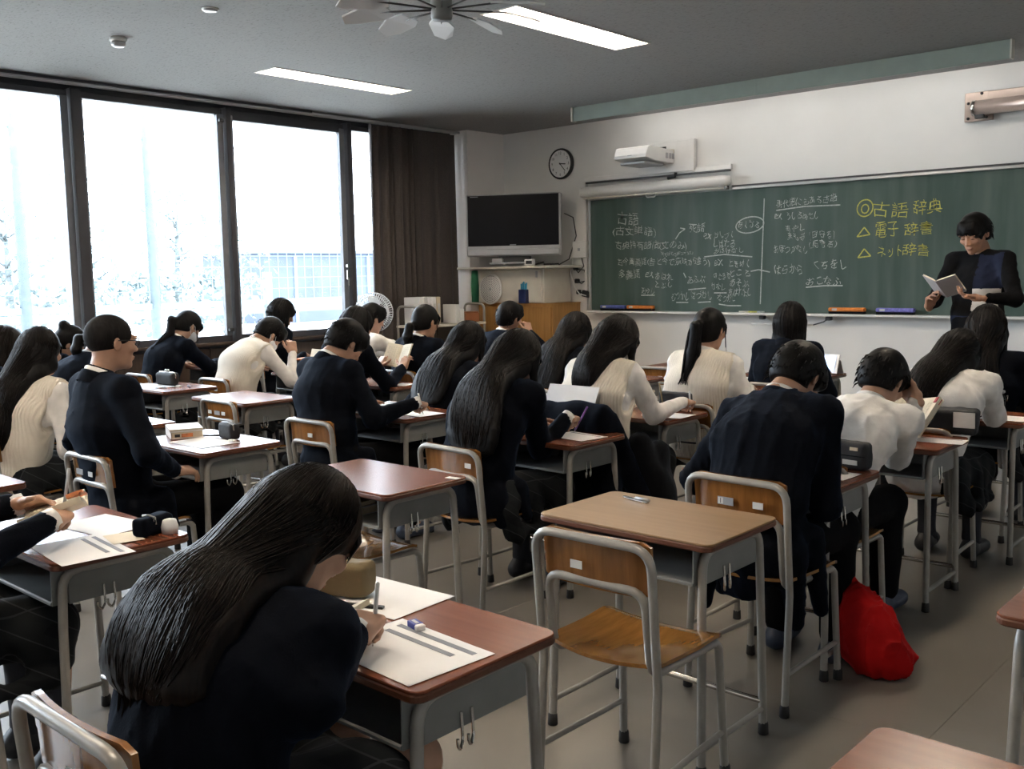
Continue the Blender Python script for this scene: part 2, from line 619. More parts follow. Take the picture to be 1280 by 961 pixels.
for k, (y, w) in enumerate(((.96, .1), (3.785, .085), (5.18, .05), (6.565, .05))):
    struct('trim_%d' % (3 + k), MB().box((-8.09, y, 1.93), (.12, w, 2.12), bev=.005), 'frame_dark')['label'] = 'dark window mullion'
lt = MB().box((-8.055, 6.50, 1.47), (.03, .022, .10), bev=.004).box((-8.045, 6.50, 1.56), (.025, .03, .035), bev=.004).tube([(-8.04, 6.50, 1.36), (-8.035, 6.50, 1.44)], .006, 6)
lt.build('window_latch', M_['chrome'], W3)
MB().box((-8.05, 5.115, .985), (.03, .05, .03), bev=.004).build('window_latch', M_['dark_steel'], W2)
MB().box((-8.05, 5.115, 2.87), (.03, .05, .03), bev=.004).build('window_latch', M_['dark_steel'], W2)

# curtain rail and curtains
rl = thing('curtain_rail', 'silver double curtain rail running along the ceiling above the windows', 'rail', (-8.0, 3, 3.02))
for dx, dz, y0, y1 in ((.03, 0, -5.1, 5.08), (-.03, 0, -5.1, 5.08)):
    MB().box((dx, (y0 + y1) / 2, dz), (.022, y1 - y0, .024), bev=.004).build('track', M_['aluminium'], rl)
MB().box((.0, -1.05, .012), (.11, 8.2, .02)).build('cover_strip', M_['frame_dark'], rl)

def curtain(name, label, y0, y1, nf, amp, x0, z0, z1, seed):
    r = np.random.default_rng(seed)
    ny, nz = 150, 26
    u = np.linspace(0, 1, ny)
    ph = 2 * PI * nf * (u + .25 / nf * np.sin(2 * PI * 2.3 * u + r.uniform(0, 6))) + r.uniform(0, 6)
    V = []; F = []
    for s in (0, 1):
        for k, tz in enumerate(np.linspace(0, 1, nz)):
            z = z1 + (z0 - z1) * tz
            a = amp * (.55 + .45 * np.sin(2 * PI * (u * 3.1 + .1)) ** 2) * (1 + .3 * math.sin(3 * tz + seed))
            x = x0 + a * np.sin(ph + .5 * tz * np.sin(7 * u)) - .004 * s
            yy = y0 + (y1 - y0) * u + amp * .3 * np.cos(ph * 1.0) + .02 * tz * (u - .5)
            V.append(np.stack([x, yy, np.full(ny, z)], 1))
    V = np.vstack(V)
    m = ny * nz
    for k in range(nz - 1):
        for i in range(ny - 1):
            a = k * ny + i
            F.append((a, a + 1, a + ny + 1, a + ny)); b = a + m
            F.append((b, b + ny, b + ny + 1, b + 1))
    o = link(name, np_mesh(name, V, F, True), M_['curtain_cloth'])
    tag(o, label, 'curtain', 'brown curtains by the windows')
curtain('curtain', 'gathered brown curtain with deep folds beside the last window pane', 6.80, 7.42, 6.5, .045, -7.985, .74, 2.995, 3)
curtain('curtain', 'flat hanging brown curtain next to the corner pillar', 7.40, 8.03, 2.2, .014, -8.01, .74, 2.995, 5)

# recessed ceiling lamps
LAB = {(0, 0): 'recessed fluorescent ceiling lamp at the back of the room by the windows', (1, 0): 'recessed fluorescent ceiling lamp at the back middle of the room', (2, 0): 'recessed fluorescent ceiling lamp at the back of the room on the aisle side',
       (0, 1): 'long recessed ceiling lamp nearest the windows, left of the fan', (1, 1): 'long recessed ceiling lamp beside the white ceiling fan', (2, 1): 'recessed ceiling lamp at the front right above the frame'}
for i, (cx, w) in enumerate(LX):
    for j, (y0, y1) in enumerate(LY):
        t = thing('ceiling_lamp', LAB[(i, j)], 'lamp', (cx, (y0 + y1) / 2, ZC), 0, 'recessed fluorescent ceiling lamps')
        L = y1 - y0
        h = MB()
        hw = w / 2
        P = [(-hw, -L / 2, 0), (hw, -L / 2, 0), (hw, L / 2, 0), (-hw, L / 2, 0), (-hw * .5, -L / 2 + .05, .1), (hw * .5, -L / 2 + .05, .1), (hw * .5, L / 2 - .05, .1), (-hw * .5, L / 2 - .05, .1)]
        h.add(P, [(0, 4, 5, 1), (1, 5, 6, 2), (2, 6, 7, 3), (3, 7, 4, 0), (4, 7, 6, 5)])
        h.build('reflector', M_['white_plastic'], t)
        rim = MB()
        for dx, dy, sx, sy in ((-hw, 0, .012, L + .012), (hw, 0, .012, L + .012), (0, -L / 2, w, .012), (0, L / 2, w, .012)):
            rim.box((dx, dy, -.002), (sx, sy, .008))
        rim.build('rim', M_['white_plastic'], t)
        for dx in (-.035, .035):
            MB().tube([(dx, -L / 2 + .08, .062), (dx, L / 2 - .08, .062)], .015, 8).build('tube', M_['tube_glow'], t, True)

# smoke detectors on the ceiling
def detector(x, y, r, h, label):
    t = thing('smoke_detector', label, 'detector', (x, y, ZC), 0, 'round ceiling detectors')
    MB().lathe([(r, 0), (r, -h * .35), (r * .92, -h * .45)], 24).build('base', M_['white_plastic'], t, True)
    MB().lathe([(r * .86, -h * .45), (r * .84, -h * .8), (r * .6, -h), (.001, -h)], 24).build('cap', M_['silver_plastic'], t, True)
detector(-6.43, 3.34, .055, .06, 'domed grey smoke detector on the ceiling near the windows')
detector(-5.38, 3.38, .05, .018, 'flat round ceiling plate left of the fan')

# ceiling fan with paddles on thin rods
fan = thing('ceiling_fan', 'white ceiling fan with ten paddle blades on thin rods', 'fan', (-3.36, 3.31, 2.66))
MB().lathe([(.055, .385), (.06, .34), (.02, .33), (.018, .05), (.001, .05)][::-1], 16).build('down_rod', M_['silver_plastic'], fan, True)
MB().lathe([(.001, -.045), (.045, -.045), (.05, -.03), (.05, .06), (.03, .075), (.001, .075)], 20).build('hub', M_['grey_steel'], fan, True)
for k in range(10):
    a = math.radians(136 + 36 * k)
    rod = MB().tube([(.045, 0, 0), (.32, 0, .012)], .0045, 6)
    ro = rod.build('rod', M_['dark_steel'], fan, True, rot=(0, 0, a))
    P = [(.24, -.035), (.30, -.062), (.42, -.055), (.485, -.02), (.475, .035), (.36, .06), (.26, .04)]
    b = MB().prism(P, -.004, .004)
    for v in b.V[0]:
        v[2] += .018 * (v[1] / .06) - .03 * ((v[0] - .24) / .25) ** 2 + .014
    b.build('blade', M_['fan_blade_clear'], ro)

# pelmet with board lights behind it
pl = thing('light_pelmet', 'long grey green board light pelmet hanging below the ceiling above the chalkboard', 'light', (-4.17, 7.8, 2.976))
MB().box((-.985, 0, 0), (1.97, .02, .134), bev=.002).build('board', M_['pelmet_green'], pl)
MB().box((.991, 0, 0), (1.98, .02, .134), bev=.002).build('board', M_['pelmet_green'], pl)
MB().box((-1.97, .01, .0), (.012, .07, .134)).build('end_cap', M_['warm_white_metal'], pl)
MB().box((1.985, .01, .0), (.012, .07, .134)).build('end_cap', M_['warm_white_metal'], pl)
for k in range(3):
    cx = -1.3 + 1.3 * k
    MB().box((cx, .28, .045), (1.22, .09, .040), bev=.005).build('batten', M_['white_plastic'], pl)
    MB().tube([(cx - .58, .28, .008), (cx + .58, .28, .008)], .0145, 8).build('tube', M_['board_tube_glow'], pl, True)

# ================================================================== outside the windows
g = MB().box((-45, 12, -.25), (73.0, 120, .1))
struct('ground', g, 'yard_ground')
nf = thing('ball_net_fence', 'tall ball catching net on grey posts in the schoolyard', 'fence', (-15, 8, -.2))
for y in (-2.0, 2.05, 6.13, 8.16, 10.3, 14.5, 18.6, 22.7):
    h = 8.5 if y != 10.3 else 1.75
    MB().tube([(0, y - 8, 0), (0, y - 8, h)], .085, 8).build('post', M_['post_grey'], nf, True)
MB().box((0, 2, 1.22), (.07, 32, .10)).build('rail', M_['beam_grey'], nf)
MB().box((0, 2, 3.85), (.02, 32, .025)).build('rail', M_['beam_grey'], nf)
net = MB()
for k in range(0, 170):
    yy = -14 + k * .19
    net.box((.02, yy, 2.5), (.009, .009, 2.5))
for k in range(14):
    net.box((.02, 2, 1.27 + k * .19), (.009, 32, .009))
tag(net.build('net', M_['net_cord'], nf), kind='stuff')
MB().box((-3.0, 2.0, .98), (.2, 34, .14)).build('lower_beam', M_['beam_grey'], nf)

bd = thing('school_building', 'low blue grey building beyond the schoolyard net', 'building', (-30, 27, -.2))
MB().box((-2, .3, 1.25), (4, 13.6, 2.5)).build('wall', M_['far_building'], bd)
MB().box((-2, .3, 2.56), (4.3, 13.9, .12)).build('roof', M_['post_grey'], bd)
for k in range(4):
    MB().box((.03, -5.2 + k * 3.4, 1.2), (.06, .12, 2.4)).build('pilaster', M_['far_glass'], bd)

def tree(x, y, h, w, seed, label, n=420):
    r = random.Random(seed)
    t = thing('tree', label, 'tree', (x, y, -.2), 0, 'bare trees beyond the schoolyard net')
    tr = MB().tube([(0, 0, 0), (r.uniform(-.1, .1), .05, h * .4), (r.uniform(-.2, .2), .1, h)], [.16, .1, .02], 7)
    for k in range(16):
        z = h * r.uniform(.25, .9); a = r.uniform(0, 6.28); l = w * r.uniform(.35, .8) * (1.15 - z / h)
        tr.tube([(0, 0, z), (math.cos(a) * l * .5, math.sin(a) * l * .5, z + l * .35), (math.cos(a) * l, math.sin(a) * l, z + l * .6)], [.045, .028, .01], 5)
    tr.build('trunk', M_['bark'], t, True)
    lf = MB()
    for k in range(n):
        a = r.uniform(0, 6.28); z = h * r.uniform(.3, 1.02); q = w * r.uniform(.1, .95) * (1.15 - abs(z / h - .55))
        c = np.array((math.cos(a) * q, math.sin(a) * q, z)); s = r.uniform(.03, .09)
        d1 = np.array((r.uniform(-1, 1), r.uniform(-1, 1), r.uniform(-1, 1))) * s; d2 = np.array((r.uniform(-1, 1), r.uniform(-1, 1), r.uniform(-1, 1))) * s
        lf.add([c - d1 - d2, c + d1 - d2, c + d1 + d2, c - d1 + d2], [(0, 1, 2, 3)])
    tag(lf.build('twigs_and_leaves', M_['far_leaf'], t), kind='stuff')
TREES = ((-27, 8.0, 3.2, 1.6, 'small pale bare tree at the left edge of the second window pane'), (-28, 11.0, 4.0, 1.8, 'pale bare tree seen left of the post in the middle of the second window pane'),
         (-28.5, 13.4, 4.6, 1.9, 'tallest pale bare tree in the second window pane'), (-28, 16.0, 4.2, 1.7, 'pale bare tree right of the post in the second window pane'),
         (-29, 18.4, 3.6, 1.6, 'pale bare tree beside the blue grey building'), (-26, 4.6, 4.2, 1.9, 'pale bare tree in the first window pane'))
for k, (x, y, h, w, lab) in enumerate(TREES):
    tree(x, y, h, w, 40 + k, lab)
def hedge(x, y0, y1, h, seed, label):
    r = random.Random(seed)
    m = MB()
    n = int((y1 - y0) * 170)
    for k in range(n):
        c = np.array((x + r.uniform(-.7, .7), r.uniform(y0, y1), -.2 + h * r.random() ** .6)); s = r.uniform(.05, .12)
        d1 = np.array((r.uniform(-1, 1), r.uniform(-1, 1), r.uniform(-1, 1))) * s; d2 = np.array((r.uniform(-1, 1), r.uniform(-1, 1), r.uniform(-1, 1))) * s
        m.add([c - d1 - d2, c + d1 - d2, c + d1 + d2, c - d1 + d2], [(0, 1, 2, 3)])
    o = m.build('hedge', M_['far_leaf'])
    tag(o, label, 'hedge', kind='stuff')
hedge(-25.5, 4.0, 12.5, 1.55, 5, 'long pale hedge at the foot of the bare trees, left part')
hedge(-26.5, 12.5, 17.6, 1.75, 6, 'long pale hedge at the foot of the bare trees, right part')
TXT = [('古語', -6.237, -5.963, 1.944, 1.932, 0.132, 0), ('(古文単語)', -6.29, -5.756, 1.821, 1.801, 0.107, 0), ('古典特有語(故文のみ)', -6.259, -5.386, 1.677, 1.653, 0.098, 0), ('現代語には残ってない', -5.689, -5.312, 1.605, 1.604, 0.040, 0), ('古今異義語(昔と今で意味が違う)', -6.24, -5.12, 1.509, 1.49, 0.089, 0), ('ex', -5.076, -4.978, 1.497, 1.495, 0.054, 0), ('多義語', -6.22, -5.945, 1.382, 1.38, 0.092, 0), ('ex', -5.885, -5.786, 1.388, 1.387, 0.057, 0), ('あはれ', -5.757, -5.554, 1.362, 1.36, 0.073, 0), ('とぶし', -5.757, -5.554, 1.28, 1.279, 0.065, 0), ('あやし', -5.935, -5.767, 1.214, 1.214, 0.074, 0), ('死語', -5.358, -5.176, 1.834, 1.827, 0.086, 0), ('ex', -5.194, -5.104, 1.757, 1.754, 0.054, 0), ('かしづく', -5.077, -4.867, 1.761, 1.753, 0.069, 0), ('しばたる', -5.077, -4.849, 1.676, 1.669, 0.077, 0), ('おぼけなし', -5.076, -4.763, 1.613, 1.613, 0.054, 0), ('あくがる', -4.816, -4.588, 1.85, 1.841, 0.068, 0), ('ときめく', -4.908, -4.693, 1.478, 1.475, 0.069, 0), ('ところ', -4.899, -4.684, 1.393, 1.391, 0.061, 0), ('あそぶ', -4.898, -4.7, 1.293, 1.292, 0.069, 0), ('あはれたし', -4.906, -4.665, 1.2, 1.201, 0.077, 0), ('あふぶ', -5.375, -5.174, 1.327, 1.325, 0.079, 0), ('のたまる', -5.075, -4.898, 1.364, 1.362, 0.062, 0), ('むつかし', -5.564, -5.356, 1.158, 1.159, 0.08, 0), ('はづかし', -5.329, -5.101, 1.167, 1.168, 0.087, 0), ('かなし', -5.101, -4.95, 1.262, 1.262, 0.062, 0), ('なつかし', -5.029, -4.836, 1.145, 1.146, 0.07, 0), ('現代語にもある古語', -4.419, -3.838, 2.018, 2.042, 0.072, 0), ('ex', -4.442, -4.361, 1.916, 1.912, 0.052, 0), ('うしろめたし', -4.313, -4.001, 1.91, 1.894, 0.065, 0), ('あやし', -4.319, -4.138, 1.8, 1.793, 0.058, 0), ('まもる', -4.302, -4.129, 1.719, 1.713, 0.066, 0), ('(目守る)', -4.09, -3.846, 1.718, 1.71, 0.079, 0), ('(見守る)', -4.088, -3.83, 1.632, 1.624, 0.079, 0), ('おぼつかなし', -4.437, -4.103, 1.604, 1.596, 0.073, 0), ('はらから', -4.427, -4.147, 1.411, 1.407, 0.081, 0), ('くちをし', -4.039, -3.737, 1.449, 1.445, 0.079, 0), ('おこなふ', -4.106, -3.779, 1.304, 1.303, 0.072, 0), ('古語', -3.502, -3.204, 1.891, 1.876, 0.129, 1), ('辞典', -3.158, -2.927, 1.901, 1.889, 0.12, 1), ('電子', -3.483, -3.275, 1.718, 1.71, 0.13, 1), ('辞書', -3.227, -2.987, 1.722, 1.713, 0.107, 1), ('ネット', -3.451, -3.243, 1.544, 1.539, 0.096, 1), ('辞書', -3.236, -3.015, 1.546, 1.541, 0.101, 1)]
LINES = [([(-5.935, 1.206), (-5.767, 1.206)], 0), ([(-5.184, 1.585), (-4.961, 1.603), (-4.661, 1.573)], 0), ([(-5.366, 1.263), (-5.164, 1.278)], 0), ([(-5.507, 1.134), (-5.366, 1.135)], 0), ([(-5.255, 1.136), (-5.109, 1.144)], 0), ([(-5.074, 1.231), (-4.932, 1.231)], 0), ([(-5.02, 1.121), (-4.914, 1.107), (-4.775, 1.108)], 0), ([(-4.542, 2.113), (-4.554, 1.727), (-4.572, 1.125)], 0), ([(-4.676, 1.436), (-4.592, 1.45), (-4.476, 1.426)], 0), ([(-5.517, 1.769), (-5.47, 1.83), (-5.405, 1.867), (-5.461, 1.878)], 0), ([(-4.418, 1.996), (-4.141, 2.017), (-3.8, 2.011)], 0), ([(-4.114, 1.282), (-3.937, 1.296), (-3.764, 1.296)], 0), ([(-5.422, 1.431), (-5.394, 1.383)], 0), ([(-3.641, 1.724), (-3.578, 1.805), (-3.526, 1.74), (-3.641, 1.724)], 1), ([(-3.63, 1.541), (-3.574, 1.617), (-3.515, 1.553), (-3.63, 1.541)], 1)]
RINGS = [([(-4.543, 1.888), (-4.55, 1.864), (-4.57, 1.842), (-4.602, 1.822), (-4.643, 1.808), (-4.688, 1.8), (-4.734, 1.799), (-4.775, 1.806), (-4.809, 1.82), (-4.83, 1.839), (-4.838, 1.862), (-4.831, 1.886), (-4.809, 1.909), (-4.777, 1.928), (-4.735, 1.943), (-4.69, 1.95), (-4.644, 1.95), (-4.604, 1.943), (-4.572, 1.929), (-4.551, 1.91), (-4.543, 1.888)], 0), ([(-3.504, 1.977), (-3.507, 1.955), (-3.516, 1.933), (-3.531, 1.916), (-3.551, 1.904), (-3.573, 1.898), (-3.595, 1.9), (-3.615, 1.908), (-3.631, 1.923), (-3.642, 1.942), (-3.646, 1.964), (-3.643, 1.987), (-3.633, 2.008), (-3.618, 2.026), (-3.598, 2.038), (-3.576, 2.043), (-3.554, 2.042), (-3.534, 2.033), (-3.518, 2.018), (-3.508, 1.999), (-3.504, 1.977)], 1), ([(-3.542, 1.967), (-3.544, 1.955), (-3.548, 1.944), (-3.555, 1.935), (-3.564, 1.929), (-3.573, 1.926), (-3.583, 1.927), (-3.593, 1.931), (-3.6, 1.939), (-3.605, 1.949), (-3.606, 1.961), (-3.605, 1.973), (-3.601, 1.984), (-3.594, 1.993), (-3.585, 1.999), (-3.575, 2.002), (-3.565, 2.001), (-3.556, 1.996), (-3.549, 1.989), (-3.544, 1.978), (-3.542, 1.967)], 1)]
# ================================================================== FRONT WALL
BX0, BX1, BZ0, BZ1 = -6.58, 1.0, 1.045, 2.215
cbd = thing('chalkboard', 'long green chalkboard with white and yellow handwriting on the front wall', 'chalkboard', (-2.8, 8.66, 1.63))
OX, OY, OZ = -2.8, 8.66, 1.63
MB().box(((BX0 + BX1) / 2 - OX, .012, (BZ0 + BZ1) / 2 - OZ), (BX1 - BX0, .03, BZ1 - BZ0)).build('panel', M_['chalkboard_green'], cbd)
MB().box(((BX0 + BX1) / 2 - OX + .85, -.004, BZ1 + .012 - OZ), (BX1 - BX0 - 1.7, .05, .026), bev=.004).build('top_frame', M_['aluminium'], cbd)
MB().box(((BX0 + BX1) / 2 - OX + .85, -.002, BZ1 + .036 - OZ), (BX1 - BX0 - 1.7, .03, .014)).build('top_frame', M_['dark_steel'], cbd)
MB().box((BX0 - .012 - OX, 0, (BZ0 + BZ1) / 2 - OZ), (.022, .045, BZ1 - BZ0), bev=.004).build('side_frame', M_['aluminium'], cbd)
MB().box(((BX0 + BX1) / 2 - OX, -.055, BZ0 - .012 - OZ), (BX1 - BX0 + .04, .10, .022), bev=.006).build('chalk_tray', M_['white_plastic'], cbd)

def text_mesh(s, thin=-.015):
    cu = bpy.data.curves.new('t', 'FONT')
    cu.body = s
    cu.resolution_u = 2
    cu.offset = thin
    o = bpy.data.objects.new('t', cu)
    COL.objects.link(o)
    dg = bpy.context.evaluated_depsgraph_get()
    me = bpy.data.meshes.new_from_object(o.evaluated_get(dg))
    bpy.data.objects.remove(o)
    bpy.data.curves.remove(cu)
    return me

def chalk_text(s, x0, x1, z0, z1, h, c, seed):
    """handwritten chalk line fitted between x0..x1 on the board"""
    me = text_mesh(s, -.009)
    n = len(me.vertices)
    if n == 0: return
    V = np.zeros(n * 3, dtype=np.float32)
    me.vertices.foreach_get('co', V)
    V = V.reshape(-1, 3)
    mn, mx = V.min(0), V.max(0)
    U = (V - mn) / np.maximum(mx - mn, 1e-6)
    w = x1 - x0
    r = np.random.default_rng(seed)
    p = r.uniform(0, 6.28, 6)
    cell = U[:, 0] * len(s)
    x = x0 + U[:, 0] * w + .006 * np.sin(U[:, 1] * 4 + p[0] + cell * 1.7) + .004 * np.sin(cell * 9 + p[3])
    z = z0 + (z1 - z0) * U[:, 0] + U[:, 1] * h + .007 * np.sin(cell * 2.1 + p[1]) + .005 * np.sin(cell * 7 + U[:, 1] * 3 + p[2])
    W = np.stack([x - OX, np.full(n, -.0045), z - OZ], 1).astype(np.float32)
    me.vertices.foreach_set('co', W.ravel())
    me.materials.clear()
    me.name = 'chalk_writing'
    link('chalk_writing', me, M_['chalk_yellow' if c else 'chalk_white'], cbd)

def chalk_line(pts, c):
    V = []; F = []
    for i in range(len(pts) - 1):
        (x0, z0), (x1, z1) = pts[i], pts[i + 1]
        d = np.array((x1 - x0, z1 - z0)); d = d / max(1e-6, np.linalg.norm(d)) * .0055
        k = len(V)
        for (x, z), sg in (((x0, z0), 1), ((x0, z0), -1), ((x1, z1), -1), ((x1, z1), 1)):
            V.append((x - OX - d[1] * sg, -.0045, z - OZ + d[0] * sg))
        F.append((k, k + 1, k + 2, k + 3))
    link('chalk_line', np_mesh('chalk_line', V, F, False), M_['chalk_yellow' if c else 'chalk_white'], cbd)
for k, a in enumerate(TXT): chalk_text(*a, k)
for p, c in LINES + RINGS: chalk_line(p, c)

# things lying on the chalk tray
def eraser(x0, x1, mat, label, z=1.045):
    t = thing('blackboard_eraser', label, 'eraser', ((x0 + x1) / 2, 8.60, z), random.uniform(-.02, .02), 'blackboard erasers on the chalk tray')
    w = x1 - x0
    MB().box((0, 0, .040), (w, .055, .034), bev=.008).build('pad', M_[mat], t)
    MB().box((0, 0, .012), (w * .98, .05, .022), bev=.003).build('felt', M_['charcoal_cloth'], t)
    MB().box((-w * .32, -.0285, .040), (.045, .002, .02)).build('sticker', M_['sticker_white'], t)
eraser(-6.41, -6.09, 'eraser_blue', 'blue blackboard eraser at the left end of the chalk tray')
eraser(-6.07, -5.74, 'eraser_orange', 'orange blackboard eraser touching the blue one at the left of the tray')
eraser(-3.86, -3.53, 'eraser_orange', 'orange blackboard eraser right of the bob haired girl on the tray')
eraser(-3.43, -3.10, 'eraser_purple', 'purple blackboard eraser near the teacher on the tray')
for x, l, m, lab in ((-4.66, .09, 'chalk_yellow', 'yellow chalk stick on the tray left of the bob haired girl'), (-4.57, .07, 'chalk_white', 'white chalk stick on the tray left of the bob haired girl'), (-4.76, .10, 'warm_white_metal', 'thin chalk holder on the tray left of the bob haired girl')):
    tag(MB().tube([(x, 8.59, 1.053), (x + l, 8.60, 1.053)], .0075, 8).build('chalk', M_[m], None, True), lab, 'chalk')

# bent metal rail with hooks under the tray
rail = thing('hanging_rail', 'thin white hanging rail on dark brackets under the chalk tray', 'rail', (-4.32, 8.62, .97))
MB().tube([(-.32, 0, -.03), (.30, 0, -.03)], .008, 8).build('bar', M_['white_plastic'], rail, True)
for dx in (-.22, .44):
    MB().box((dx, .02, .03), (.05, .06, .035), bev=.006).build('bracket', M_['dark_steel'], rail)
MB().tube([(.30, 0, -.03), (.40, .0, .0), (.44, .01, .03)], .006, 6).build('wire', M_['dark_steel'], rail, True)

# white frame and roller screen at the left top of the board
sf = thing('screen_housing', 'white metal frame above the left end of the chalkboard', 'frame', (-5.78, 8.68, 2.44))
MB().box((-.0, 0, .0), (1.76, .04, .05), bev=.004).build('top_rail', M_['white_plastic'], sf)
MB().box((-.0, -.012, -.035), (1.74, .03, .016)).build('slot', M_['dark_steel'], sf)
MB().box((-.885, 0, -.70), (.03, .04, 1.40), bev=.004).build('side_rail', M_['white_plastic'], sf)
rs = thing('roller_screen', 'rolled up white projection screen above the chalkboard', 'screen', (-5.77, 8.60, 2.30))
Mx = Matrix.Rotation(PI / 2, 4, 'Y')
MB().lathe([(.001, -.89), (.052, -.89), (.056, -.87), (.056, .83), (.05, .85), (.046, .89), (.001, .89)], 18, Mx).build('tube_case', M_['white_plastic'], rs, True)
MB().box((0, .01, -.062), (1.74, .03, .02), bev=.004).build('bottom_bar', M_['warm_white_metal'], rs)
MB().tube([(-.06, -.01, -.07), (-.05, -.01, -.10), (.05, -.01, -.10), (.06, -.01, -.07)], .006, 6, .02).build('pull_handle', M_['white_plastic'], rs, True)
MB().box((.86, .0, -.06), (.035, .05, .04), bev=.006).build('end_clip', M_['chrome'], rs)

# ultra short throw projector on its wall plate
pj = thing('projector', 'white short throw projector on a wall plate above the board', 'projector', (-5.63, 8.69, 2.58))
MB().box((.01, -.03, .005), (.66, .06, .31), bev=.006).build('wall_plate', M_['white_plastic'], pj)
MB().box((-.10, -.064, .10), (.24, .012, .02)).build('slot', M_['ink'], pj)
MB().box((-.16, -.20, .075), (.30, .32, .055), bev=.01).build('arm_cover', M_['white_plastic'], pj)
MB().tube([(.10, -.05, .055), (.0, -.2, .05)], .026, 10).build('arm', M_['warm_white_metal'], pj, True)
pb = MB()
P = [(-.52, 0.07), (-.55, .0), (-.55, -.03), (-.40, -.055), (-.24, -.06), (.0, -.06), (.0, .06), (-.48, .085)]
Mr = Matrix(((0, 0, 1, 0), (1, 0, 0, 0), (0, 1, 0, 0), (0, 0, 0, 1)))   # profile in y,z, extruded along x
pb.prism([(y, z) for y, z in P], -.27, .11, Mr @ Matrix.Identity(4), bev=.006)
pb.build('body', M_['white_plastic'], pj)
for i, v in enumerate((-.16, -.10, -.05)):
    MB().box((.114, v - .03, .005), (.008, .035, .055), bev=.002).build('vent', M_['silver_plastic'], pj)
MB().box((-.08, -.34, -.075), (.30, .34, .03), bev=.01).build('underside', M_['silver_plastic'], pj)
MB().box((-.08, -.554, -.005), (.05, .003, .008)).build('badge', M_['silver_plastic'], pj)
MB().tube([(.12, -.04, -.15), (.10, -.03, -.19), (.02, -.03, -.2)], .016, 8).build('cable', M_['black_plastic'], pj, True)

# wall clock
ck = thing('wall_clock', 'round wall clock with a black rim above the television', 'clock', (-7.0, 8.695, 2.64))
Mc = Matrix.Rotation(PI / 2, 4, 'X')
MB().lathe([(.001, 0), (.165, 0), (.168, .02), (.165, .038), (.150, .044), (.148, .034), (.001, .034)], 40, Mc).build('rim', M_['black_plastic'], ck, True)
MB().lathe([(.001, .0345), (.147, .0345), (.147, .036), (.001, .036)], 40, Mc).build('dial', M_['paper'], ck)
for k in range(1, 13):
    me = text_mesh(str(k), -.0)
    V = np.zeros(len(me.vertices) * 3, dtype=np.float32); me.vertices.foreach_get('co', V); V = V.reshape(-1, 3)
    c = (V.min(0) + V.max(0)) / 2; sc = .030 / .7
    a = math.radians(90 - 30 * k)
    W = np.stack([(V[:, 0] - c[0]) * sc + .115 * math.cos(a), np.full(len(V), -.0368), (V[:, 1] - c[1]) * sc + .115 * math.sin(a)], 1)
    me.vertices.foreach_set('co', W.astype(np.float32).ravel()); me.materials.clear()
    link('numeral', me, M_['ink'], ck)
def hand(deg, l, w, d):
    a = math.radians(90 - deg)
    MB().box((math.cos(a) * l * .38, d, math.sin(a) * l * .38), (l, .002, w), ry=-a).build('clock_hand', M_['ink'], ck)
hand(95, .085, .011, -.040)      # a little past three
hand(138, .12, .008, -.042)
MB().tube([(0, -.03, 0), (0, -.046, 0)], .008, 10).build('pin', M_['ink'], ck, True)

# boxes and leads on the wall between the shelf and the board
jb = thing('junction_box', 'white junction box on the wall left of the chalkboard', 'box', (-6.73, 8.69, 1.70))
MB().box((0, -.03, 0), (.19, .06, .18), bev=.008).build('body', M_['white_plastic'], jb)
MB().box((0, -.062, .0), (.03, .004, .03)).build('outlet', M_['sticker_grey'], jb)
for k, (z, lab) in enumerate(((1.50, 'black plug hanging below the junction box, topmost'), (1.36, 'black plug hanging below the junction box, middle one'), (1.24, 'black plug hanging below the junction box, lowest'))):
    t = thing('plug_adapter', lab, 'plug', (-6.80 + .02 * k, 8.66, z), .3 * k, 'black plugs and leads by the board')
    MB().box((0, 0, 0), (.055, .045, .05), bev=.01).build('body', M_['black_plastic'], t)
    MB().tube([(0, -.02, 0), (.06, -.03, -.05 + .02 * k), (.12, -.01, .02), (.08, .0, .12), (-.02, .01, .16 - .03 * k)], .0055, 6).build('lead', M_['black_plastic'], t, True)
tag(MB().tube([(-6.83, 8.66, 1.62), (-6.86, 8.64, 1.45), (-6.80, 8.63, 1.3), (-6.72, 8.62, 1.22), (-6.64, 8.64, 1.2), (-6.60, 8.66, 1.27)], .007, 6).build('cable', M_['white_plastic'], None, True), 'white lead looping down the wall beside the cabinet', 'cable')
tag(MB().box((-6.66, 8.665, 1.22), (.10, .06, .07), bev=.01, ry=.2).build('cable_bundle', M_['black_plastic']), 'black cable bundle at the lower left corner of the chalkboard', 'cable')
tag(MB().tube([(-6.95, 8.66, 2.1), (-6.82, 8.65, 2.05), (-6.78, 8.65, 1.85), (-6.86, 8.62, 1.6), (-6.95, 8.55, 1.54)], .006, 6).build('cable', M_['black_plastic'], None, True), 'black television lead curling against the wall', 'cable')

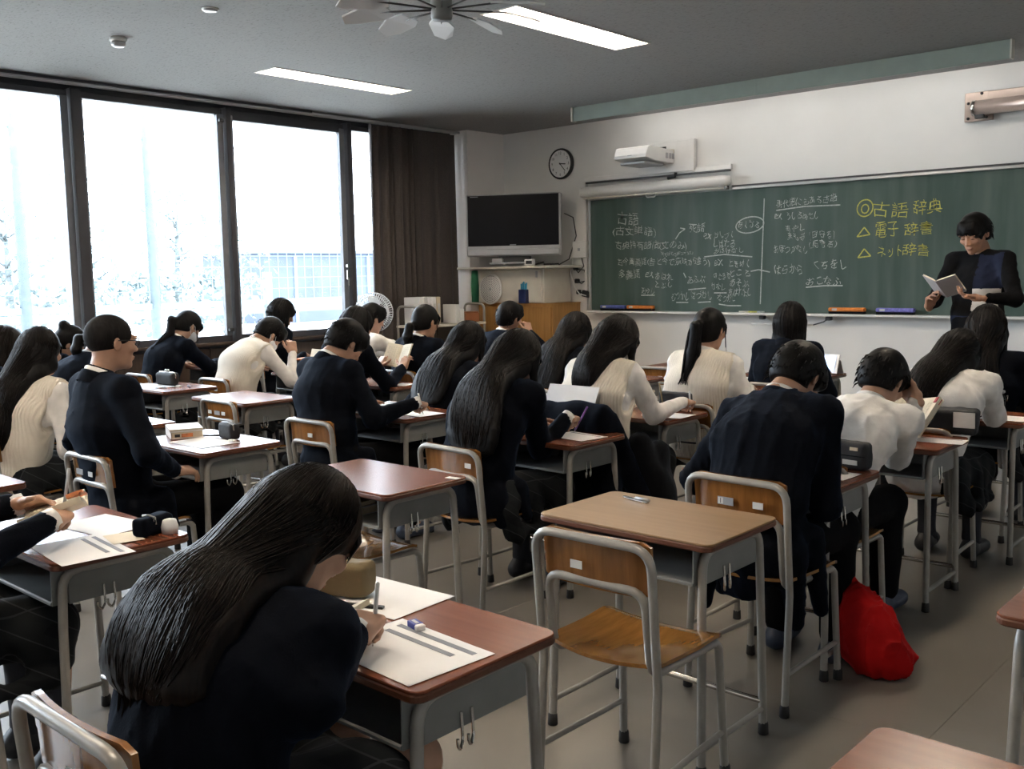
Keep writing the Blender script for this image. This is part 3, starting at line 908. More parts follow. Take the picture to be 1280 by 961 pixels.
# wall lamp bracket at the upper right
wb = thing('wall_bracket_lamp', 'pinkish metal tube fixture on a screwed wall plate at upper right', 'fixture', (-2.66, 8.69, 2.73))
MB().box((.0, -.012, .0), (.22, .024, .23), bev=.004).build('plate', M_['pinkish_metal'], wb)
for dx, dz in ((-.08, -.09), (-.08, .03), (.06, -.09), (.02, .10)):
    MB().lathe([(.001, 0), (.012, 0), (.010, .012), (.001, .014)], 10, Matrix.Translation((dx, -.024, dz)) @ Matrix.Rotation(PI / 2, 4, 'X')).build('screw', M_['dark_steel'], wb, True)
MB().tube([(-.01, -.09, -.02), (1.5, -.09, -.02)], .058, 16).build('tube', M_['pinkish_metal'], wb, True)
MB().tube([(-.025, -.09, -.02), (.0, -.09, -.02)], .062, 16).build('end_ring', M_['chrome'], wb, True)
MB().box((.78, -.04, .07), (1.4, .08, .07), bev=.006).build('backing_rail', M_['pinkish_metal'], wb)
MB().box((.03, -.09, -.085), (.07, .03, .04), bev=.004).build('clip', M_['dark_steel'], wb)

# ------------------------------------------------------------------ television corner
cab = thing('wooden_cabinet', 'orange brown wooden cabinet under the television corner', 'cabinet', (-7.30, 8.44, 0))
MB().box((0, .0, .56), (1.09, .48, 1.12), bev=.004).build('body', M_['cabinet_wood'], cab)
for k in (-1, 1):
    MB().box((k * .268, -.249, .56), (.52, .018, 1.06), bev=.004).build('door', M_['cabinet_wood'], cab)
MB().box((0, 0, 1.125), (1.10, .49, .012), bev=.003).build('top', M_['cabinet_wood'], cab)
wc = thing('white_cabinet', 'low white metal cabinet standing on the wooden cabinet', 'cabinet', (-7.36, 8.43, 1.132))
MB().box((0, 0, .185), (.98, .46, .37), bev=.004).build('body', M_['warm_white_metal'], wc)
MB().box((-.01, -.236, .185), (.94, .012, .35), bev=.003).build('door', M_['warm_white_metal'], wc)
MB().box((.40, -.245, .31), (.03, .006, .07), bev=.002).build('handle', M_['silver_plastic'], wc)
sh = tag(MB().box((-7.36, 8.34, 1.518), (1.30, .62, .026), bev=.005).build('shelf_board', M_['warm_white_metal']), 'white shelf board on top of the white cabinet under the television', 'shelf')

tv = thing('television', 'silver flat television with a black screen on the corner shelf', 'television', (-7.28, 8.19, 1.532), math.radians(28))
MB().box((0, .0, .035), (.50, .24, .02), bev=.006).build('stand', M_['silver_plastic'], tv)
MB().box((-.18, -.0, .06), (.12, .1, .06), bev=.01).build('stand_foot', M_['silver_plastic'], tv)
MB().box((0, .03, .08), (.36, .06, .09), bev=.01).build('neck', M_['black_plastic'], tv)
MB().box((0, 0, .445), (1.05, .085, .67), bev=.010).build('bezel', M_['silver_plastic'], tv)
MB().box((0, -.042, .495), (1.015, .012, .545), bev=.002).build('screen', M_['tv_screen'], tv)
MB().box((0, -.047, .155), (1.03, .02, .07), bev=.008).build('speaker_bar', M_['silver_plastic'], tv)
MB().box((0, -.0495, .232), (.07, .002, .010)).build('maker_mark', M_['sticker_grey'], tv)
MB().box((-.43, -.0495, .755), (.09, .002, .007)).build('badge', M_['sticker_grey'], tv)
ac = thing('small_clock', 'small white desk clock under the television', 'clock', (-6.98, 8.10, 1.532), .3)
MB().box((0, 0, .035), (.11, .05, .07), bev=.008).build('case', M_['white_plastic'], ac)
MB().box((0, -.0255, .037), (.07, .003, .035)).build('display', M_['ink'], ac)
tag(MB().tube([(-6.92, 8.12, 1.545), (-6.85, 8.18, 1.57), (-6.80, 8.12, 1.545), (-6.74, 8.2, 1.55), (-6.82, 8.25, 1.545), (-6.72, 8.27, 1.55)], .008, 6).build('cable', M_['black_plastic'], None, True), 'black cable tangle beside the small white clock', 'cable')
gr = tag(MB().lathe([(.001, 0), (.045, 0), (.05, .18), (.04, .36), (.001, .365)], 12, Matrix.Translation((-7.86, 8.16, 1.13))).build('rolled_cloth', M_['green_cloth'], None, True), 'green rolled cloth standing at the left end of the cabinet', 'cloth')
# white perforated disc leaning on the cabinet
dk = thing('perforated_disc', 'white round disc with rings of dark dots leaning on the white cabinet', 'disc', (-7.62, 8.17, 1.285))
D = Matrix.Rotation(PI / 2 - .06, 4, 'X')
MB().lathe([(.001, 0), (.17, 0), (.172, .004), (.17, .008), (.001, .010)], 36, D).build('plate', M_['white_plastic'], dk, True)
dots = MB()
for ring in range(2, 9):
    r_ = .018 * ring; n_ = 6 * ring
    for k in range(n_):
        a = 2 * PI * (k + .5 * (ring % 2)) / n_
        dots.lathe([(.0048, .0075), (.0048, .0105)], 6, D @ Matrix.Translation((r_ * math.cos(a), r_ * math.sin(a), 0)))
tag(dots.build('dots', M_['ink'], dk), kind='stuff')
MB().lathe([(.022, .009), (.02, .014), (.001, .014)], 14, D).build('hub', M_['silver_plastic'], dk, True)
ph = thing('pen_holder', 'navy pen holder with light blue pens in front of the white cabinet', 'pen holder', (-7.13, 8.165, 1.131))
MB().box((0, 0, .075), (.10, .07, .15), bev=.006).build('cup', M_['navy_plastic'], ph)
for k in range(5):
    MB().tube([(-.035 + .017 * k, .0, .10), (-.04 + .02 * k, .005, .21 + .012 * (k % 3))], .007, 6).build('pen', M_['cyan_plastic'], ph, True)

# book trolley by the pillar
bt = thing('book_trolley', 'low wooden book trolley with tubular metal handles in the corner', 'trolley', (-7.72, 7.50, 0), math.radians(90))
MB().box((-.30, 0, .80), (.03, .34, .62), bev=.004).build('end_panel', M_['shelf_wood'], bt)
MB().box((.0, 0, .92), (1.02, .34, .025), bev=.004).build('shelf', M_['warm_white_metal'], bt)
MB().box((.0, 0, .50), (1.02, .34, .025), bev=.004).build('shelf', M_['warm_white_metal'], bt)
MB().box((.12, .15, .70), (.80, .02, .40)).build('back_panel', M_['dark_steel'], bt)
for dx in (-.50, .50):
    MB().tube([(dx, -.15, .05), (dx, -.15, 1.13), (dx, .15, 1.13), (dx, .15, .05)], .014, 8, .07).build('handle_frame', M_['grey_tube'], bt, True)
    for dy in (-.15, .15):
        MB().lathe([(.001, 0), (.03, .008), (.03, .05), (.001, .055)], 10, Matrix.Translation((dx, dy, 0))).build('caster', M_['black_rubber'], bt, True)
lab = ('tall white file on the book trolley, leftmost of the row', 'second white file from the left on the book trolley', 'third white file from the left on the book trolley', 'fourth white file on the book trolley behind the ponytail girl', 'cream file on the book trolley behind the ponytail girl')
for k in range(5):
    t = thing('file_box', lab[k], 'file', (-7.72, 7.09 + .062 * k, .9335), math.radians(90), 'files on the book trolley')
    MB().box((0, 0, .145), (.055, .24, .29), bev=.004).build('case', M_['paper' if k < 4 else 'paper_cream'], t)
    MB().box((0, -.1215, .17), (.03, .003, .10)).build('spine_label', M_['sticker_white'], t)
for k, (x, h) in enumerate(((7.62, .20), (7.69, .15))):
    tag(MB().box((-7.70, x, .9335 + h / 2), (.2, .06, h), bev=.004).build('paper_stack', M_['paper']), ('taller white paper pack beside the brown box on the trolley', 'shorter white paper pack touching the brown box on the trolley')[k], 'paper')
bb = thing('brown_box', 'small reddish brown box at the right end of the book trolley', 'box', (-7.70, 7.84, .9335), math.radians(90))
MB().box((0, 0, .05), (.21, .22, .10), bev=.006).build('body', M_['brown_box'], bb)
MB().box((0, 0, .106), (.20, .21, .012), bev=.003).build('lid', M_['brown_box'], bb)

# round white fan standing by the curtain
rf = thing('standing_fan', 'round white electric fan standing by the curtain', 'fan', (-7.55, 6.42, 0), math.radians(35))
MB().lathe([(.001, 0), (.17, 0), (.17, .02), (.05, .04), (.001, .045)], 24).build('base', M_['fan_white'], rf, True)
MB().tube([(0, 0, .03), (0, 0, 1.06)], .016, 10).build('pole', M_['fan_white'], rf, True)
Fm = Matrix.Translation((0, -.05, 1.10)) @ Matrix.Rotation(PI / 2, 4, 'X')
MB().lathe([(.001, -.10), (.06, -.09), (.07, -.02), (.05, .03), (.001, .03)], 16, Fm).build('motor', M_['fan_white'], rf, True)
gm = MB()
for k in range(48):
    a = 2 * PI * k / 48
    c_, s_ = math.cos(a), math.sin(a)
    pts = [(c_ * .03, s_ * .03, .075), (c_ * .13, s_ * .13, .07), (c_ * .19, s_ * .19, .03), (c_ * .19, s_ * .19, -.02), (c_ * .1, s_ * .1, -.06)]
    gm.tube([Fm @ Vector(p) for p in pts], .0032, 4)
for r_, z_ in ((.19, .0), (.16, .055), (.10, .074), (.03, .076)):
    gm.tube([Fm @ Vector((r_ * math.cos(2 * PI * k / 32), r_ * math.sin(2 * PI * k / 32), z_)) for k in range(33)], .005, 5)
tag(gm.build('guard', M_['fan_white'], rf, True), kind='stuff')
for k in range(4):
    b = MB().prism([(.02, -.03), (.09, -.07), (.155, -.03), (.15, .05), (.06, .04)], -.002, .002, Fm @ Matrix.Rotation(PI / 2 * k, 4, 'Z') @ Matrix.Rotation(.35, 4, 'X'))
    b.build('blade', M_['fan_white'], rf)
# ================================================================== SCHOOL FURNITURE
# shared meshes: built once, every chair and desk gets its own objects
def _m(mb, name, mat, smooth=False, ang=None):
    me = mb.mesh(name, smooth)
    me.materials.append(M_[mat])
    if ang:
        me.polygons.foreach_set('use_smooth', np.ones(len(me.polygons), dtype=bool))
        me.set_sharp_from_angle(angle=math.radians(ang))
    return me

TR = .0125
CH = {}
CH['rear_leg_l'] = _m(MB().tube([(-.188, -.215, .03), (-.187, -.19, .40)], TR, 8), 'leg', 'grey_tube', ang=60)
CH['rear_leg_r'] = _m(MB().tube([(.188, -.215, .03), (.187, -.19, .40)], TR, 8), 'leg', 'grey_tube', ang=60)
CH['front_leg_l'] = _m(MB().tube([(-.175, .185, .03), (-.165, .165, .395)], TR, 8), 'leg', 'grey_tube', ang=60)
CH['front_leg_r'] = _m(MB().tube([(.175, .185, .03), (.165, .165, .395)], TR, 8), 'leg', 'grey_tube', ang=60)
CH['back_frame'] = _m(MB().tube([(-.187, -.19, .398), (-.187, -.222, .765), (.187, -.222, .765), (.187, -.19, .398)], TR, 8, .06), 'back_frame', 'grey_tube', ang=60)
CH['inner_frame'] = _m(MB().tube([(-.165, .165, .393), (-.162, .15, .412), (-.158, -.175, .415), (-.157, -.203, .645), (.157, -.203, .645), (.158, -.175, .415), (.162, .15, .412), (.165, .165, .393)], TR, 8, .05), 'inner_frame', 'grey_tube', ang=60)
CH['rung'] = _m(MB().tube([(-.187, -.207, .14), (-.172, .178, .14)], .009, 8).tube([(.187, -.207, .14), (.172, .178, .14)], .009, 8), 'rung', 'grey_tube', ang=60)
CH['rung_l'] = _m(MB().tube([(-.187, -.207, .14), (-.172, .178, .14)], .009, 8), 'rung', 'grey_tube', ang=60)
CH['rung_r'] = _m(MB().tube([(.187, -.207, .14), (.172, .178, .14)], .009, 8), 'rung', 'grey_tube', ang=60)
CH['cap'] = _m(MB().lathe([(.013, .04), (.0155, .035), (.017, .002), (.015, 0), (.001, 0)][::-1], 10), 'rubber_foot', 'black_rubber', ang=50)

def _grid_slab(fx, nx, ny, th):
    """fx(u,v)->(x,y,z) top surface, thickened downwards"""
    T = np.array([[fx(i / (nx - 1), j / (ny - 1)) for i in range(nx)] for j in range(ny)])
    V = np.vstack([T.reshape(-1, 3), T.reshape(-1, 3) - np.array(th)])
    F = []; m = nx * ny
    for j in range(ny - 1):
        for i in range(nx - 1):
            a = j * nx + i
            F.append((a, a + 1, a + nx + 1, a + nx)); F.append((a + m, a + m + nx, a + m + nx + 1, a + m + 1))
    for i in range(nx - 1):
        F.append((i, i + m, i + 1 + m, i + 1)); b = (ny - 1) * nx + i
        F.append((b, b + 1, b + 1 + m, b + m))
    for j in range(ny - 1):
        a = j * nx; F.append((a, a + nx, a + nx + m, a + m)); b = a + nx - 1
        F.append((b, b + m, b + nx + m, b + nx))
    return V, F
def _seat(u, v):
    y = -.175 + .335 * v
    w = .195 - .012 * (1 - v) - .03 * max(0, (v - .88) / .12) ** 2
    x = (u * 2 - 1) * w
    if v < .3: y -= .03 * (1 - (x / .19) ** 2) * (1 - v / .3)
    z = .437 - .012 * math.exp(-((x / .12) ** 2)) * math.sin(PI * min(1, v * 1.25)) + .012 * (x / .19) ** 2
    z += .010 * max(0, (v - .55) / .45) - .022 * max(0, (v - .8) / .2) ** 2 + .006 * (1 - v) ** 2
    return (x, y, z)
CH['seat'] = _m(MB().add(*_grid_slab(_seat, 15, 15, (0, 0, .011))), 'seat', 'plywood_seat', ang=55)
def _back(u, v):
    x = (u * 2 - 1) * .173
    z = .628 + .148 * v
    y = -.208 - .010 * v + .018 * (1 - (x / .178) ** 2) * -1 + .018
    k = max(0, abs(x) - .145) / .028
    z = z - (.012 * k * k if v > .5 else -.012 * k * k)
    return (x, y, z)
CH['back'] = _m(MB().add(*_grid_slab(_back, 15, 6, (0, -.011, 0))), 'backrest', 'plywood_varnish', ang=55)
CH['st_white'] = _m(MB().box((0, 0, 0), (.038, .0016, .022)), 'sticker', 'sticker_white')
CH['st_grey'] = _m(MB().box((0, 0, 0), (.060, .0016, .026)), 'sticker', 'sticker_grey')
CH['one'] = None

NCH = [0]
def chair(x, y, label, rz=0.0, stickers=((.02, .69, 'w'),), group='wooden school chairs', s=.94):
    t = thing('school_chair', label, 'chair', (x, y, 0), rz, group)
    t.scale = (1, 1, s)
    for k, (lx, ly) in (('rear_leg_l', (-.188, -.2165)), ('rear_leg_r', (.188, -.2165)), ('front_leg_l', (-.1755, .1865)), ('front_leg_r', (.1755, .1865))):
        o = link('leg', CH[k], None, t)
        link('rubber_foot', CH['cap'], None, o, (lx, ly, 0))
    link('back_frame', CH['back_frame'], None, t)
    link('inner_frame', CH['inner_frame'], None, t)
    link('rung', CH['rung_l'], None, t); link('rung', CH['rung_r'], None, t)
    link('seat', CH['seat'], None, t)
    b = link('backrest', CH['back'], None, t)
    for sx, sz, k in stickers:
        yb = _back((sx / .178 + 1) / 2, (sz - .625) / .158)[1] - .0122
        s = link('sticker', CH['st_white' if k == 'w' else 'st_grey'], None, b, (sx, yb, sz))
        if k == '1':
            s['label'] = 'grey name sticker with the number 1'
            if CH['one'] is None:
                me = text_mesh('1', 0)
                V = np.zeros(len(me.vertices) * 3, dtype=np.float32); me.vertices.foreach_get('co', V); V = V.reshape(-1, 3)
                c = (V.min(0) + V.max(0)) / 2; sc = .018 / .7
                W = np.stack([(V[:, 0] - c[0]) * sc, np.zeros(len(V)), (V[:, 1] - c[1]) * sc], 1)
                me.vertices.foreach_set('co', W.astype(np.float32).ravel()); me.materials.clear(); me.materials.append(M_['ink'])
                CH['one'] = me
            link('sticker', CH['st_white'], None, b, (sx - .018, yb - .0009, sz)).scale = (.5, 1, .95)
            link('numeral', CH['one'], None, b, (sx - .018, yb - .0019, sz))
    return t

DW, DD, DH = .6250, .412, .70
DK = {}
for nm, top, edge in (('b', 'desk_laminate', 'desk_edge'), ('l', 'beech_laminate', 'desk_edge')):
    DK['top' + nm] = _m(MB().prism(rrect(DW / 2, DD / 2, .028, 6), DH - .007, DH, bev=.002), 'tabletop', top)
    DK['edge' + nm] = _m(MB().prism(rrect(DW / 2 + .001, DD / 2 + .001, .028, 6), DH - .024, DH - .0065, bev=.004), 'tabletop_edge', edge)
tr = MB()
tr.box((0, -.03, .568), (.50, .32, .004)).box((0, .13, .618), (.50, .004, .10))
for sx in (-1, 1): tr.box((sx * .25, -.03, .62), (.004, .32, .108))
tr.tube([(-.25, -.19, .572), (.25, -.19, .572)], .006, 6)
DK['tray'] = _m(tr, 'book_tray', 'grey_steel')
ap = MB()
for sx in (-1, 1): ap.box((sx * .263, 0, .615), (.006, .30, .10), bev=.002)
DK['apron_l'] = _m(MB().box((-.263, 0, .615), (.006, .30, .10), bev=.002), 'side_panel', 'grey_steel')
DK['apron_r'] = _m(MB().box((.263, 0, .615), (.006, .30, .10), bev=.002), 'side_panel', 'grey_steel')
for sx, n in ((-1, 'l'), (1, 'r')):
    DK['frame_' + n] = _m(MB().tube([(sx * .268, -.172, .50), (sx * .266, -.164, .662), (sx * .266, .164, .662), (sx * .268, .172, .50)], .0135, 8, .055), 'leg_frame', 'grey_tube', ang=60)
    DK['legf_' + n] = _m(MB().tube([(sx * .276, -.186, .03), (sx * .268, -.172, .502)], .0135, 8), 'leg', 'grey_tube', ang=60)
    DK['legb_' + n] = _m(MB().tube([(sx * .276, .186, .03), (sx * .268, .172, .502)], .0135, 8), 'leg', 'grey_tube', ang=60)
    DK['rung_' + n] = _m(MB().tube([(sx * .275, -.184, .085), (sx * .275, .184, .085)], .009, 8), 'side_rung', 'grey_tube', ang=60)
DK['foot_bar'] = _m(MB().tube([(-.275, .180, .11), (.275, .180, .11)], .010, 8), 'foot_bar', 'chrome', ang=60)
DK['hook'] = _m(MB().tube([(.268, -.02, .60), (.272, -.02, .545), (.280, -.035, .53), (.288, -.05, .545), (.288, -.05, .56)], .0035, 6, .008).tube([(.268, -.05, .60), (.272, -.05, .545), (.280, -.065, .53), (.288, -.08, .545), (.288, -.08, .56)], .0035, 6, .008), 'bag_hook', 'chrome', ang=60)

def desk(cx, yf, label, top='b', rz=0.0, group='brown school desks'):
    """cx centre x, yf y of the edge towards the pupil"""
    t = thing('school_desk', label, 'desk', (cx, yf + DD / 2, 0), rz, group)
    tp = link('tabletop', DK['top' + top], None, t)
    link('edge_band', DK['edge' + top], None, tp)
    link('book_tray', DK['tray'], None, t)
    for n, sx in (('l', -1), ('r', 1)):
        f = link('side_frame', DK['frame_' + n], None, t)
        link('side_panel', DK['apron_' + n], None, t)
        for k, sy in (('legf_', -1), ('legb_', 1)):
            o = link('leg', DK[k + n], None, t)
            link('rubber_foot', DK['cap'] if 'cap' in DK else CH['cap'], None, o, (sx * .2765, sy * .187, 0))
        link('side_rung', DK['rung_' + n], None, t)
    link('foot_bar', DK['foot_bar'], None, t)
    link('bag_hook', DK['hook'], None, t)
    return t

# desk table: (key, centre x, front y, top, label)
DESKS = [
 ('1a', -.30, 1.175, 'b', 'brown school desk at the bottom right corner of the picture'),
 ('1b', -.318, 2.27, 'b', 'brown school desk cut off by the right edge of the picture'),
 ('2a', -1.61, 1.172, 'b', 'brown school desk of the long haired girl writing in the foreground'),
 ('2b', -1.705, 2.36, 'l', 'pale beige school desk standing empty in front of its empty chair'),
 ('2c', -1.735, 3.24, 'b', 'brown school desk of the boy bent forward in a navy blazer'),
 ('2d', -1.715, 4.19, 'b', 'brown school desk with the big open dictionary on it'),
 ('2e', -1.64, 5.12, 'b', 'brown school desk carrying the glass jar at the right edge'),
 ('2f', -1.72, 6.18, 'b', 'brown school desk in the front row near the teacher'),
 ('3a', -2.985, 1.115, 'b', 'brown school desk at left with the navy pencil case and worksheet'),
 ('3b', -2.905, 2.225, 'b', 'empty brown school desk reflecting the window in the middle'),
 ('3c', -3.0, 3.385, 'b', 'brown school desk of the long haired girl writing behind a raised sheet'),
 ('3d', -3.06, 4.235, 'b', 'brown school desk of the girl in the cream knit vest with falling hair'),
 ('3e', -3.06, 5.42, 'b', 'brown school desk in front of the girl with the long ponytail'),
 ('3f', -3.28, 6.53, 'b', 'brown front row desk with the blue tablet'),
 ('4a', -4.18, 1.13, 'b', 'brown school desk whose corner shows at the left edge'),
 ('4b', -4.175, 2.285, 'b', 'brown school desk with a closed dictionary before the boy in glasses'),
 ('4c', -4.21, 3.50, 'b', 'brown school desk of the boy in navy blazer writing by the middle aisle'),
 ('4d', -4.20, 4.56, 'b', 'brown school desk hidden behind the long haired girl in the fourth row'),
 ('4e', -4.22, 5.62, 'b', 'brown school desk in front of the girl near the wooden cabinet'),
 ('4f', -4.22, 6.62, 'b', 'brown school desk with an unused chair in the front row'),
 ('5b', -5.175, 2.32, 'b', 'brown school desk before the girl in the cream vest at left'),
 ('5c', -5.51, 3.37, 'b', 'empty brown school desk with an empty chair near the windows'),
 ('5d', -5.385, 4.46, 'b', 'brown school desk under the book held up by a pupil'),
 ('5e', -5.42, 5.56, 'b', 'brown school desk of the ponytail girl near the curtain'),
 ('5f', -5.42, 6.62, 'b', 'brown front row desk of the boy resting his head'),
 ('6b', -6.52, 2.55, 'b', 'brown school desk of the masked girl at the left edge'),
 ('6c', -6.53, 3.41, 'b', 'brown school desk with the black clasp purse near the windows'),
 ('6d', -6.45, 4.63, 'b', 'brown school desk of the pupil in the cream vest beside the tall sheet'),
 ('6e', -6.42, 5.72, 'b', 'brown school desk under the white sleeves near the standing fan'),
 ('7c', -7.68, 3.42, 'b', 'brown school desk against the window wall at left'),
 ('7d', -7.62, 4.55, 'b', 'brown school desk where the masked ponytail girl writes'),
 ('7e', -7.55, 5.62, 'b', 'brown school desk of the girl sitting nearest the window'),
]
for k, cx, yf, top, lab in DESKS:
    desk(cx, yf, lab, top, group=None if top == 'l' else 'brown school desks')
# ================================================================== FIGURES: implicit surfaces -> meshes
def V3(*a): return np.array(a, dtype=np.float64)
def unit(v): return v / max(1e-9, np.linalg.norm(v))

def prim_eval(p, P):
    k = p[0]
    if k == 'c':                       # tapered limb a->b, optional wider across lat
        _, a, b, ra, rb, lat, s, _k = p
        ab = b - a
        q = P - a
        t = np.clip(q @ ab / max(1e-9, ab @ ab), 0, 1)
        q = q - t[:, None] * ab
        r = ra + (rb - ra) * t
        if lat is None: return np.sqrt((q * q).sum(1)) - r
        u = q @ lat
        return np.sqrt(np.maximum(0, (q * q).sum(1) - u * u * (1 - 1 / (s * s)))) - r
    if k == 'e':                       # ellipsoid with frame R (columns)
        _, c, R, rad, _k = p
        q = ((P - c) @ R) / rad
        k0 = np.sqrt((q * q).sum(1)); k1 = np.sqrt(((q / rad) ** 2).sum(1))
        return k0 * (k0 - 1) / np.maximum(k1, 1e-6)
    if k == 'b':                       # rounded box
        _, c, R, half, rnd, _k = p
        q = np.abs((P - c) @ R) - (half - rnd)
        return np.sqrt((np.maximum(q, 0) ** 2).sum(1)) + np.minimum(q.max(1), 0) - rnd
    if k == 'h':                       # half space kept where (P-pt).n < 0
        _, pt, n, _k = p
        return (P - pt) @ n

def sdf(P, prims):
    d = None
    for op, p in prims:
        v = prim_eval(p, P)
        kk = p[-1]
        if d is None: d = v; continue
        if op == '+':
            if kk > 0:
                h = np.clip(.5 + .5 * (v - d) / kk, 0, 1)
                d = v + (d - v) * h - kk * h * (1 - h)
            else: d = np.minimum(d, v)
        elif op == '-':
            v = -v
            if kk > 0:
                h = np.clip(.5 - .5 * (v - d) / kk, 0, 1)
                d = v + (d - v) * h + kk * h * (1 - h)
            else: d = np.maximum(d, v)
        elif op == '&': d = np.maximum(d, v)
    return d

_OFF = np.array([(i, j, k) for i in (0, 1) for j in (0, 1) for k in (0, 1)])
def nets(D, lo, h):
    S = D < 0
    c = np.zeros(tuple(n - 1 for n in D.shape), dtype=np.int8)
    for o in _OFF: c += S[o[0]:D.shape[0] - 1 + o[0], o[1]:D.shape[1] - 1 + o[1], o[2]:D.shape[2] - 1 + o[2]]
    mixed = (c > 0) & (c < 8)
    ijk = np.argwhere(mixed)
    idx = -np.ones(c.shape, dtype=np.int64)
    idx[mixed] = np.arange(len(ijk))
    acc = np.zeros((len(ijk), 3)); cnt = np.zeros(len(ijk))
    for ax in range(3):
        o1, o2 = [a for a in range(3) if a != ax]
        for u in (0, 1):
            for v in (0, 1):
                a = np.zeros(3, int); a[o1] = u; a[o2] = v
                b = a.copy(); b[ax] = 1
                A = ijk + a; B = ijk + b
                da = D[A[:, 0], A[:, 1], A[:, 2]]; db = D[B[:, 0], B[:, 1], B[:, 2]]
                m = (da < 0) != (db < 0)
                t = np.where(m, da / np.where(m, da - db, 1), 0)
                acc += m[:, None] * (a + t[:, None] * (b - a)); cnt += m
    V = lo + h * (ijk + acc / np.maximum(cnt, 1)[:, None])
    Q = []
    for ax in range(3):
        o1, o2 = (ax + 1) % 3, (ax + 2) % 3
        sl = [slice(1, -1)] * 3; sl[ax] = slice(0, -1)
        s2 = list(sl); s2[ax] = slice(1, None)
        s0 = S[tuple(sl)]; s1 = S[tuple(s2)]
        e = np.argwhere(s0 != s1)
        if not len(e): continue
        flip = s0[e[:, 0], e[:, 1], e[:, 2]]
        base = e.copy()
        for a in (o1, o2): base[:, a] += 1
        def cell(d1, d2):
            q = base.copy(); q[:, o1] += d1; q[:, o2] += d2
            return idx[q[:, 0], q[:, 1], q[:, 2]]
        q = np.stack([cell(-1, -1), cell(0, -1), cell(0, 0), cell(-1, 0)], 1)
        q[~flip] = q[~flip][:, ::-1]
        Q.append(q)
    return V, np.vstack(Q)

def bounds(prims):
    L, Hh = [], []
    for op, p in prims:
        if op != '+': continue
        if p[0] == 'c':
            m = max(p[3], p[4]) * max(1, p[6]); L.append(np.minimum(p[1], p[2]) - m); Hh.append(np.maximum(p[1], p[2]) + m)
        elif p[0] == 'e': m = max(p[3]); L.append(p[1] - m); Hh.append(p[1] + m)
        elif p[0] == 'b': m = np.linalg.norm(p[3]); L.append(p[1] - m); Hh.append(p[1] + m)
    return np.min(L, 0), np.max(Hh, 0)

def mesh_sdf(prims, h, disp=None, damp=0.0):
    lo, hi = bounds(prims)
    lo = lo - 2.5 * h - damp; hi = hi + 2.5 * h + damp
    H = 3 * h
    n = np.ceil((hi - lo) / H).astype(int) + 1
    ax = [lo[i] + H * np.arange(n[i]) for i in range(3)]
    G = np.stack(np.meshgrid(*ax, indexing='ij'), -1).reshape(-1, 3)
    Dc = sdf(G, prims).reshape(n)
    nf = (n - 1) * 3 + 1
    ix = [np.rint(np.arange(nf[i]) / 3).astype(int) for i in range(3)]
    D = Dc[ix[0]][:, ix[1]][:, :, ix[2]].astype(np.float64)
    m = np.abs(D) < H * 1.25 + damp
    pts = lo + h * np.argwhere(m)
    d = sdf(pts, prims)
    if disp is not None: d = d + disp(pts)
    D[m] = d
    D[0] = np.abs(D[0]); D[-1] = np.abs(D[-1]); D[:, 0] = np.abs(D[:, 0]); D[:, -1] = np.abs(D[:, -1]); D[:, :, 0] = np.abs(D[:, :, 0]); D[:, :, -1] = np.abs(D[:, :, -1])
    return nets(D, lo, h)

def C(a, b, ra, rb, k=.02, lat=None, s=1.0): return ('+', ('c', np.asarray(a, float), np.asarray(b, float), ra, rb, lat, s, k))
def E(c, R, rad, k=.02, op='+'): return (op, ('e', np.asarray(c, float), R, np.array(rad, float), k))

# ------------------------------------------------------------------ head (face +Y, origin mid head)
I3 = np.eye(3)
def head_prims():
    p = [E((0, -.016, .030), I3, (.073, .094, .084), .0),
         E((0, .016, -.028), I3, (.060, .074, .086), .03),
         E((0, .036, -.080), I3, (.040, .044, .032), .025),
         E((0, .072, -.100), I3, (.018, .016, .014), .02),
         C((0, .086, .012), (0, .104, -.030), .007, .0115, .012),
         E((.011, .094, -.034), I3, (.009, .010, .007), .006), E((-.011, .094, -.034), I3, (.009, .010, .007), .006),
         E((.030, .080, .024), I3, (.028, .012, .009), .012), E((-.030, .080, .024), I3, (.028, .012, .009), .012),
         E((.040, .066, -.022), I3, (.022, .018, .018), .02), E((-.040, .066, -.022), I3, (.022, .018, .018), .02)]
    for sx in (-1, 1):
        p.append(E((sx * .031, .096, .004), I3, (.019, .017, .011), .010, '-'))
        p.append(E((sx * .031, .078, .004), I3, (.0145, .0125, .0115), .004))
        Re = np.array(Matrix.Rotation(sx * .35, 3, 'Z'))
        p.append(E((sx * .077, -.010, -.006), Re, (.008, .019, .031), .006))
        p.append(E((sx * .086, -.004, -.006), Re, (.005, .011, .020), .004, '-'))
    p += [E((0, .088, -.062), I3, (.021, .011, .0055), .005), E((0, .086, -.071), I3, (.018, .011, .006), .005)]
    p.append(C((0, -.028, -.05), (0, -.048, -.130), .049, .050, .03))
    return p
HEADV, HEADF = mesh_sdf(head_prims(), .0058)

